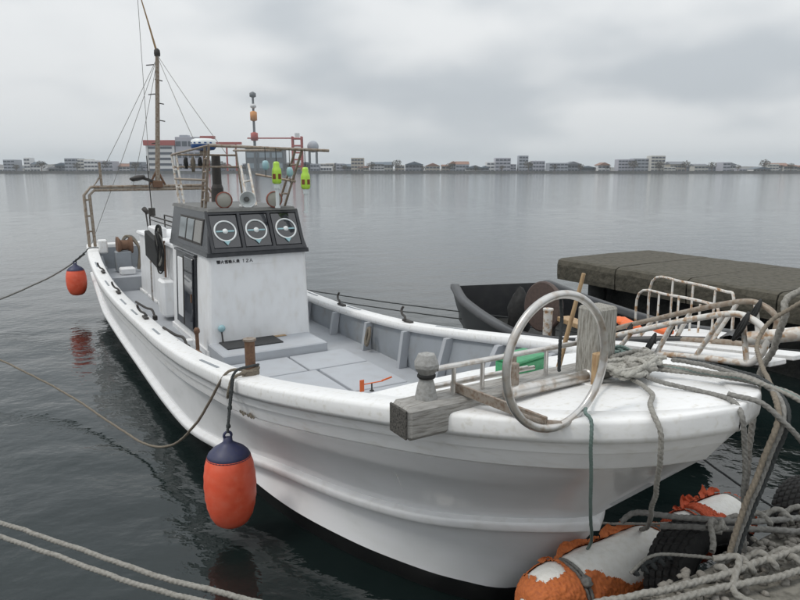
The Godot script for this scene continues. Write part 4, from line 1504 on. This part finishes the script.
func lines():
	var V := func(a): return PackedVector3Array(a)
	# stern and side lines
	rope("mooring_rope", cr([Vector3(-5.35, 1.0, 1.22), Vector3(-5.39, .71, 1.64), Vector3(-5.43, .51, 2.06), Vector3(-5.47, .34, 2.48), Vector3(-5.5, .22, 2.9), Vector3(-5.7, .06, 3.9), Vector3(-6.0, -.15, 5.4)], 6), .014, M.rope_grey, "grey mooring rope running from the stern corner to the left")
	rope("mooring_rope", cr([Vector3(2.9, 1.075, 1.05), Vector3(2.8, 1.06, 1.16), Vector3(2.7, .92, 1.225), Vector3(2.42, .58, 1.32), Vector3(1.9, .24, 1.40), Vector3(1.4, .10, 1.53), Vector3(.7, .10, 1.72), Vector3(-.37, .2, 2.1), Vector3(-1.9, .45, 2.95), Vector3(-3.4, .62, 3.9), Vector3(-5.2, .35, 5.2), Vector3(-7.4, -.15, 6.8)], 8), .010, M.rope_brown, "thin brown rope sagging from the rusty post to the left")
	var turns := []
	for k in 40:
		var a := TAU * k / 10.0
		turns.append(Vector3(2.95 + .05 * cos(a), 1.06 + .0012 * k, 1.06 + .05 * sin(a)))
	turns.append(Vector3(2.98, 1.07, 1.18))
	turns.append(Vector3(2.98, .98, 1.225))
	turns.append(Vector3(2.95, .93, 1.225))
	rope("lashing_rope", cr(turns, 3), .011, M.rope_brown, "frayed brown rope wound round the foot of the rusty post")
	# pair of pale ropes crossing the lower left corner
	for k in 2:
		rope("mooring_rope", cr([Vector3(-1.2, -.15, 5.4 + .3 * k), Vector3(1.2, .28, 3.85 + .2 * k), Vector3(3.15, .55 - .015 * k, 2.62 + .10 * k), Vector3(4.385, .655 - .02 * k, 1.91 + .07 * k), Vector3(5.62, .86, 1.20 + .05 * k)], 10), .0125, M.rope_pale, ["upper of two pale ropes crossing the lower left corner", "lower of two pale ropes crossing the lower left corner"][k])
	# ropes led over the foredeck
	rope("bow_rope", cr([Vector3(5.02, 1.44, -.10), Vector3(5.22, 1.462, .0), Vector3(5.38, 1.478, .12), Vector3(5.48, 1.495, .26), Vector3(5.565, 1.495, .345), Vector3(5.62, 1.44, .37), Vector3(5.60, 1.28, .33), Vector3(5.46, 1.0, .17), Vector3(5.26, .75, -.08), Vector3(5.06, .57, -.30)], 8), .0105, M.rope_pale, "pale rope over the bow edge leading down to the foam fender")
	rope("bow_rope", cr([Vector3(5.05, 1.45, -.18), Vector3(5.22, 1.468, -.08), Vector3(5.36, 1.472, -.08), Vector3(5.48, 1.48, -.09), Vector3(5.62, 1.498, -.05), Vector3(5.715, 1.47, .02), Vector3(5.72, 1.33, -.02), Vector3(5.70, 1.1, -.08), Vector3(5.70, .84, -.13)], 8), .0105, M.rope_grey, "grey rope falling over the bow tip straight down to the quay")
	for k in 4:
		var d := .028 * k
		rope("bow_rope", cr([Vector3(4.80 + d, 1.40, -.02 - d), Vector3(5.0 - d * .3, 1.438 + .01 * (k % 2), -.22 - d * .5), Vector3(5.2, 1.463 + .006 * k, -.29 - d * .2), Vector3(5.36, 1.475 + .008 * k, -.35 + d * .5), Vector3(5.52, 1.49 + .01 * k, -.36 + d * .6), Vector3(5.74, 1.49, -.33 + d * .3), Vector3(6.1, 1.34, -.30 - d), Vector3(6.9, 1.1, -.28 - d * 3)], 8), .0095, [M.rope_pale, M.rope_grey, M.rope_green, M.rope_pale][k], ["topmost pale rope of the bundle led over the bow to the right", "grey rope in the bundle led over the bow to the right", "greenish rope in the bundle led over the bow to the right", "outermost pale rope of the bundle led over the bow to the right"][k])
	# thick dark ropes hanging right of the bow
	for k in 3:
		var d := .035 * k
		var lead := [Vector3(5.05, 1.46, -.42 - d), Vector3(5.3, 1.485, -.40 - d), Vector3(5.52, 1.50, -.34 - d)] if k else [Vector3(5.45, 1.95, -1.6)]
		rope("hanging_rope", cr(lead + ([] if k else [Vector3(5.24 + d, 1.72, -1.28 - d), Vector3(5.16 + d, 1.60, -1.10), Vector3(5.22, 1.50, -.90 - d), Vector3(5.45, 1.46, -.60 - d)]) + [Vector3(5.68, 1.495, -.26 - d * .5), Vector3(5.77, 1.43, -.14 - d), Vector3(5.76, 1.28, -.08 - d * 1.3), Vector3(5.74, 1.08, -.02 - d), Vector3(5.72, .84, .03 - d)], 8), .0115, [M.rope_brown, M.rope_grey, M.rope_dark][k], ["thick brown rope hanging down right of the bow tip", "thick grey rope hanging down right of the bow tip", "thick black rope hanging furthest right of the bow tip"][k])
	rope("hanging_rope", cr([Vector3(5.60, 1.515, -.06), Vector3(5.72, 1.50, -.10), Vector3(5.80, 1.42, -.16), Vector3(5.86, 1.30, -.26), Vector3(6.0, 1.1, -.45), Vector3(6.2, .84, -.6)], 8), .011, M.rope_grey, "thin grey rope slanting down to the right from the bow tip")
	rope("slack_rope", cr([Vector3(5.5, 1.92, -1.7), Vector3(5.16, 1.74, -1.32), Vector3(5.17, 1.61, -1.22), Vector3(5.12, 1.45, -1.25), Vector3(5.03, 1.25, -1.30), Vector3(4.98, .95, -1.36), Vector3(4.96, .2, -1.4), Vector3(4.96, -.3, -1.4)], 8), .019, M.rope_pale, "thick pale hawser looped over the white pipe at the right edge")
	# green line from the hoop down to the foam fender
	rope("green_line", cr([Vector3(4.86, 1.46, -.12), Vector3(5.0, 1.50, .0), Vector3(5.22, 1.46, .30), Vector3(5.37, 1.475, .50), Vector3(5.44, 1.46, .54), Vector3(5.44, 1.33, .53), Vector3(5.32, 1.0, .38), Vector3(5.14, .70, .16), Vector3(5.02, .54, .05)], 8), .0075, M.rope_green, "thin green line hanging from the hoop down the bow")
	# lines on the water beyond the bow
	rope("slack_rope", sag(Vector3(4.9, .62, -.02), Vector3(5.58, .75, -1.55), .10), .007, M.rope_pale, "thin pale rope slanting across the water behind the bow", "")
	rope("slack_rope", sag(Vector3(4.7, 1.12, -.60), Vector3(5.58, .60, -1.0), .05), .006, M.rope_dark, "thin dark rope slanting across the water behind the bow", "")
	# far lines seen beyond the wheelhouse
	for k in 2:
		rope("far_line", sag(Vector3(-2.8, .62 - .1 * k, -1.25), Vector3(4.2, .70 - .1 * k, -5.0), .12), .008, M.rope_dark, ["upper dark line stretched over the water right of the wheelhouse", "lower dark line stretched over the water right of the wheelhouse"][k])
	# heap of rope on the foredeck
	for k in 4:
		rng.seed = 100 + k
		var p := []
		var c := Vector3(5.10 - .03 * k, 1.455, -.08 - .055 * k)
		for i in 34:
			var a := i * 2.2 + k
			var r := rng.randf_range(.03, .14)
			p.append(c + Vector3(cos(a) * r * .8, rng.randf_range(0.0, .06), sin(a) * r * 1.35))
		rope("rope_heap", cr(p, 5), .0110, [M.rope_new, M.rope_pale, M.rope_new, M.rope_pale][k], ["pale tangled rope at the front of the foredeck heap", "grey tangled rope in the foredeck heap", "pale tangled rope in the middle of the foredeck heap", "grey tangled rope at the back of the foredeck heap"][k])
	rng.seed = 300
	for k in 2:
		var p := []
		var c := Vector3(4.86, 1.40, -.30)
		for i in 22:
			var a := i * 1.9 + k
			var r := rng.randf_range(.03, .16)
			p.append(c + Vector3(cos(a) * r * .8, rng.randf_range(0.0, .07) + .02, sin(a) * r))
		rope("net_rope_heap", cr(p, 5), .008, M.rope_green, ["green tangled line heaped behind the wooden bitt", "second green tangled line heaped behind the wooden bitt"][k])

# crocheted chain of rope along a -> b
func chain_pts(a: Vector3, b: Vector3, loops: int, w: float) -> PackedVector3Array:
	var d := (b - a).normalized()
	var s := d.cross(Vector3.UP).normalized()
	var L := a.distance_to(b) / loops
	var p := []
	for i in loops * 8 + 1:
		var t := i / 8.0
		var ph := TAU * t
		p.append(a + d * (L * (t - .36 * sin(ph))) + s * (w * cos(ph)) + Vector3(0, w * (.55 + .5 * sin(ph * 2)), 0))
	return cr(p, 3)

func quay_things():
	foam_fender("long torn foam fender with orange cover lashed in front of the bow", Vector3(5.08, .42, -.03), 1.06, .158, 3, M.sheet, [.26, .83])
	foam_fender("short foam fender with red orange cover behind the tyre", Vector3(5.14, .49, -.76), .60, .14, 8, M.sheet_red, [.42, .86])
	tyre("black car tyre lying against the quay edge between foam fender and ropes", Vector3(5.45, .475, -.30), .315, .22, Vector3(1, .34, .10))
	tyre("black tyre at the right edge of the quay beside the knotted rope", Vector3(5.50, .50, -1.22), .30, .19, Vector3(1, .5, .1))
	# heavy ropes along the quay edge
	rope("quay_rope", cr([Vector3(5.46, .84, 1.20), Vector3(5.60, .855, .78), Vector3(5.70, .865, .46), Vector3(5.77, .87, .16), Vector3(5.81, .88, -.06), Vector3(5.85, .89, -.28), Vector3(5.9, .89, -.55)], 10), .0140, M.rope_pale, "upper of two thick pale ropes along the bottom edge of the quay")
	rope("quay_rope", cr([Vector3(5.50, .835, 1.20), Vector3(5.64, .84, .78), Vector3(5.74, .845, .46), Vector3(5.80, .85, .20), Vector3(5.87, .85, -.02), Vector3(5.92, .85, -.30)], 10), .0140, M.rope_pale, "lower of two thick pale ropes along the bottom edge of the quay")
	rope("knotted_rope", chain_pts(Vector3(5.74, .845, .10), Vector3(5.92, .85, -.42), 5, .04), .0135, M.rope_pale, "chain-knotted pale rope lying across the quay in the lower right corner")
	rope("knotted_rope", chain_pts(Vector3(5.52, .82, -.24), Vector3(5.74, .84, -.86), 6, .035), .0130, M.rope_pale, "chain-knotted pale rope at the quay edge above the tyre")
	rope("quay_rope", cr([Vector3(5.16, .74, -.02), Vector3(5.20, .80, -.06), Vector3(5.34, .83, -.12), Vector3(5.48, .845, -.24), Vector3(5.6, .85, -.40), Vector3(5.72, .85, -.7)], 8), .014, M.rope_grey, "grey rope running over the tyre from the foam fenders to the right")
	rope("quay_rope", cr([Vector3(5.30, .76, -.12), Vector3(5.46, .80, -.22), Vector3(5.60, .83, -.34), Vector3(5.74, .835, -.52), Vector3(5.86, .84, -.8)], 8), .014, M.rope_grey, "grey rope just below the knotted one on the tyre")
	var kn := []
	rng.seed = 77
	for i in 14: kn.append(Vector3(5.53, .83, -.19) + Vector3(rng.randf_range(-.03, .03), rng.randf_range(0, .05), rng.randf_range(-.03, .03)))
	kn.append(Vector3(5.58, .83, -.10))
	kn.append(Vector3(5.60, .81, -.06))
	rope("rope_knot", cr(kn, 5), .013, M.rope_pale, "pale rope knot with a frayed end on the tyre")
	rope("loose_rope", cr([Vector3(5.70, .88, .09), Vector3(5.76, .90, .02), Vector3(5.80, .87, .10), Vector3(5.84, .84, .16), Vector3(5.92, .82, .12), Vector3(6.0, .82, .0)], 8), .0135, M.rope_pale, "loose pale rope end looping down at the bottom right")
	rope("lashing_rope", cr([Vector3(5.42, .70, .22), Vector3(5.44, .76, .12), Vector3(5.55, .80, .05), Vector3(5.66, .82, -.02)], 6), .0075, M.rope_pale, "thin pale line across the side of the tyre")
	rope("lashing_rope", chain_pts(Vector3(5.40, .66, .16), Vector3(5.44, .70, .0), 4, .02), .010, M.rope_dark, "dark blue knotted line under the tyre")

func foam_fender(label: String, c: Vector3, len: float, r: float, sd: int, sheet: Material, win: Array):
	var t := thing("foam_fender", label, "fender", BT * Transform3D(Basis(), c), "foam fenders along the quay")
	var NU := 90
	var NA := 64
	var P := func(u: float, a: float, grow: float):
		var e := pow(1.0 - pow(absf(2 * u - 1), 5.0), .5)
		var rr := (r * (.25 + .75 * e) + grow)
		var z := len * (.5 - u)
		var q := Vector3(sin(a), cos(a), z * 3.0 + sd)
		rr *= 1.0 + .05 * fn.get_noise_3dv(q * 1.6)
		if u > .22 and u < .29: rr *= 1.0 - .16 * sin(PI * (u - .22) / .07)
		if u > .83 and u < .90: rr *= 1.0 - .16 * sin(PI * (u - .83) / .07)
		return Vector3(sin(a) * rr, cos(a) * rr * .94, z)
	var st := geo()
	smooth(st)
	for i in NU:
		for j in NA:
			quad(st, P.call(float(i) / NU, TAU * j / NA, 0), P.call(float(i) / NU, TAU * (j + 1) / NA, 0), P.call((i + 1.0) / NU, TAU * (j + 1) / NA, 0), P.call((i + 1.0) / NU, TAU * j / NA, 0))
	obj("foam_body", st, M.foam, t)
	# torn cover: a wrinkled sheet left out where it has come off
	st = geo()
	smooth(st)
	var NS := 240
	var NB := 170
	var G := func(i, j):
		var u := float(i) / NS
		var a: float = TAU * j / NB
		var wr := .007 + .009 * absf(fn.get_noise_3dv(Vector3(u * 26.0, sin(a) * 2.5, cos(a) * 2.5 + sd))) + .006 * fn.get_noise_3dv(Vector3(u * 60, sin(a) * 7, cos(a) * 7))
		return P.call(u, a, wr)
	var grid := []
	for i in NS + 1:
		var row := PackedVector3Array()
		for j in NB + 1: row.append(G.call(i, j % NB))
		grid.append(row)
	for i in NS:
		for j in NB:
			var u := (i + .5) / NS
			var a := wrapf(TAU * (j + .5) / NB, -PI, PI) # 0 is up, + towards the quay
			var jag := .022 * fn.get_noise_2d(u * 14.0 + sd, a * 3.0) + .012 * fn.get_noise_2d(u * 50.0, a * 9.0 + sd)
			var bare: bool = u > win[0] + jag and u < win[1] + jag and a > -.62 + jag * 5.0 and a < 1.3 + jag * 5.0 - clampf((win[0] + .22 - u) * 4.5, 0.0, .8)
			var cap: bool = u > .07 + jag and u < .20 + jag and a > -.7 + jag * 9.0 and a < .25 + jag * 9.0
			var cap2: bool = u > .90 + jag and u < .97 and a > -.5 + jag * 8.0 and a < .9
			if not (bare or cap or cap2): quad(st, grid[i][j], grid[i][j + 1], grid[i + 1][j + 1], grid[i + 1][j])
	obj("torn_cover", st, sheet, t)
	# ragged flaps standing along the far edge
	for k in 6:
		st = geo()
		smooth(st)
		var u: float = .20 + .60 * (k + .7 * fn.get_noise_2d(k * 7.0, sd * 3.0)) / 6.0
		var a := -.58
		var rows := []
		for q in 5:
			var row := PackedVector3Array()
			for s in 7:
				var uu := u + (s - 3) * (.012 + .008 * (k % 3))
				var base: Vector3 = P.call(uu, a, .012)
				var lift := q * (.006 + .004 * ((k * 2) % 3)) * (1.0 + .5 * fn.get_noise_2d(k * 9.0 + s, sd)) * (1.0 - absf(s - 3.0) / 5.0)
				row.append(base + Vector3(-.35 * lift + .008 * sin(s + q), lift, .006 * sin(q * 2.0 + k)))
			rows.append(row)
		loft(st, rows)
		obj("cover_flap", st, sheet, t)
	for u in [.255, .865]:
		for k in 2:
			st = geo()
			var p := []
			for j in 16: p.append(P.call(u + (k - .5) * .022, TAU * j / 16, .014))
			var loop := cr(p, 4, true)
			rope_geo(st, loop, .009)
			obj("lashing", st, M.rope_grey, t)
		st = geo()
		lump(st, P.call(u, .75, .03), Vector3(.03, .025, .03), 4 + int(u * 10), 12, 8, .5)
		obj("knot", st, M.rope_grey, t)

func tyre(label: String, c: Vector3, R: float, w: float, axis: Vector3):
	axis = axis.normalized()
	var side := axis.cross(Vector3.UP).normalized()
	var t := thing("tyre", label, "tyre", BT * Transform3D(Basis(axis, side.cross(axis).normalized(), side), c), "tyres hung on the quay")
	var h := w / 2
	# section across the tyre: [radius, along the axis, tread weight]
	var prof := [[R * .60, -h * .70, 0], [R * .62, -h * .88, 0], [R * .72, -h * 1.02, 0], [R * .84, -h * 1.0, 0], [R * .93, -h * .92, 0], [R * .965, -h * .84, 1]]
	for k in 5:
		var a := -h * .80 + k * h * .36
		var cr_ := R * (1.0 - .02 * pow((a + h * .1) / h, 2))
		prof.append([cr_, a, 1])
		prof.append([cr_, a + h * .27, 1])
		if k < 4:
			prof.append([cr_ - .009, a + h * .285, 0])
			prof.append([cr_ - .009, a + h * .345, 0])
	prof.append_array([[R * .965, h * .84, 1], [R * .93, h * .92, 0], [R * .84, h * 1.0, 0], [R * .72, h * 1.02, 0], [R * .62, h * .88, 0], [R * .60, h * .70, 0], [R * .66, h * .66, 0], [R * .9, h * .6, 0], [R * .9, -h * .6, 0], [R * .66, -h * .66, 0], [R * .60, -h * .70, 0]])
	var st := geo()
	var N := 192
	var Q := func(i, k):
		var f = prof[i]
		var band := int(i) / 4
		var groove: float = .006 * f[2] if (k + band * 1) % 4 == 0 else 0.0
		var a: float = TAU * (k % N) / N
		return Vector3(f[1], cos(a) * (f[0] - groove), sin(a) * (f[0] - groove))
	for i in prof.size() - 1:
		if i > 4 and i < 25: flat(st)
		else: smooth(st, 0)
		for k in N: quad(st, Q.call(i, k), Q.call(i + 1, k), Q.call(i + 1, k + 1), Q.call(i, k + 1))
	obj("tyre_body", st, M.rubber, t)
	st = geo()
	for s in [-1.0, 1.0]: lathe(st, Vector3.ZERO, Vector3.RIGHT, [[R * .60, s * h * .72], [R * .635, s * h * .94], [R * .66, s * h * .97], [R * .63, s * h * .90]], 64)
	obj("bead", st, M.rubber, t)
	for q in [.80, .88]:
		st = geo()
		lathe(st, Vector3.ZERO, Vector3.RIGHT, [[R * q - .002, -h * 1.0], [R * q, -h * 1.03], [R * q + .002, -h * 1.0]], 64)
		obj("sidewall_ridge", st, M.rubber, t)

# ---------------------------------------------------------------- small loose things
func net_light(label: String, p: Vector3, hang: float):
	var t := thing("net_light", label, "lamp", BT * Transform3D(Basis(), p), "lime net lights hanging on the roof frame")
	var st := geo()
	lathe(st, Vector3.ZERO, Vector3.UP, [[0, .17], [.028, .165], [.035, .14], [.035, .11], [.048, .09], [.052, .06], [.052, -.03], [.048, -.06], [.03, -.07], [0, -.07]], 18)
	obj("lamp_cap", st, M.lime, t)
	for a in [-.3, .9]:
		st = geo()
		var d := Vector3(cos(a), 0, sin(a))
		bx(st, d * .052 + Vector3(0, .01, 0), Vector3(.006, .055, .035), .001, Basis(d, Vector3.UP, d.cross(Vector3.UP)))
		obj("dark_label", st, M.lime_dark, t)
	st = geo()
	cyl(st, Vector3(0, -.07, 0), Vector3(0, -.12, 0), .034, 12)
	cyl(st, Vector3(0, -.12, 0), Vector3(0, -.31, 0), .020, 12)
	cyl(st, Vector3(0, -.31, 0), Vector3(0, -.33, 0), .030, 12)
	obj("clear_tube", st, M.clear, t)
	st = geo()
	cyl(st, Vector3(0, .165, 0), Vector3(0, hang, 0), .005, 6)
	obj("hook_line", st, M.iron, t)

func small_things():
	net_light("left lime green net light hanging over the wheelhouse front", Vector3(.17, 2.33, -.215), .31)
	net_light("right lime green net light hanging clear of the wheelhouse", Vector3(.24, 2.27, -.52), .36)
	for k in 2:
		var t := thing("teal_float", ["teal float left of the two lime net lights", "teal float between the two lime net lights"][k], "float", BT * Transform3D(Basis(), [Vector3(.15, 2.46, -.10), Vector3(.19, 2.39, -.36)][k]), "teal floats on the roof frame")
		var st := geo()
		lathe(st, Vector3.ZERO, Vector3.UP, [[0, .05], [.025, .045], [.035, .02], [.035, -.03], [.02, -.05], [0, -.052]], 14)
		obj("float_body", st, M.teal, t)
		st = geo()
		cyl(st, Vector3(0, .045, 0), Vector3(0, .19 + .05 * k, 0), .004, 5)
		cyl(st, Vector3(0, -.05, 0), Vector3(0, -.12, 0), .004, 5)
		obj("line", st, M.iron, t)
	# orange marker tool lying on the hatch
	var t := thing("marker_vane", "bright orange vane with a thin arm standing on the deck hatch", "vane", BT * Transform3D(Basis(), Vector3(2.11, .455, -.30)))
	var st := geo()
	bx(st, Vector3(0, .065, .085), Vector3(.006, .11, .045), .002)
	obj("vane_plate", st, M.orange_paint, t)
	st = geo()
	bx(st, Vector3(0, .075, -.03), Vector3(.008, .010, .20), .002)
	bx(st, Vector3(0, .088, -.17), Vector3(.006, .016, .11), .002, Basis(Vector3.RIGHT, .18))
	obj("arm", st, M.orange_paint, t)
	st = geo()
	cyl(st, Vector3(0, 0, -.015), Vector3(0, .07, -.015), .007, 8)
	lathe(st, Vector3(0, 0, -.015), Vector3.UP, [[.02, 0], [.02, .008], [.008, .012]], 12)
	obj("stem", st, M.iron, t)
	# green box behind the roller frame
	t = thing("green_box", "green plastic box on the foredeck behind the roller frame", "box", BT * Transform3D(Basis(Vector3.UP, .2), Vector3(4.40, 1.285, -.02)))
	st = geo()
	bx(st, Vector3(0, .045, 0), Vector3(.16, .09, .26), .012)
	obj("box_body", st, M.green, t)
	st = geo()
	bx(st, Vector3(0, .098, 0), Vector3(.175, .016, .275), .005)
	obj("lid", st, M.green, t)
	# bamboo pole and black cord at the hoop
	st = geo()
	tube(st, PackedVector3Array([Vector3.ZERO, Vector3(.04, .25, -.03), Vector3(.09, .56, -.07)]), [.014, .010], 10)
	single("bamboo_pole", st, M.bamboo, "short bamboo pole leaning upright behind the steel hoop", "pole", BT * Transform3D(Basis(), Vector3(4.66, 1.33, -.04)))
	rope("black_cord", cr([Vector3(5.335, 1.945, .63), Vector3(5.32, 1.85, .60), Vector3(5.33, 1.75, .61), Vector3(5.32, 1.64, .60)], 5), .007, M.rope_dark, "short black cord hanging from the top of the steel hoop")
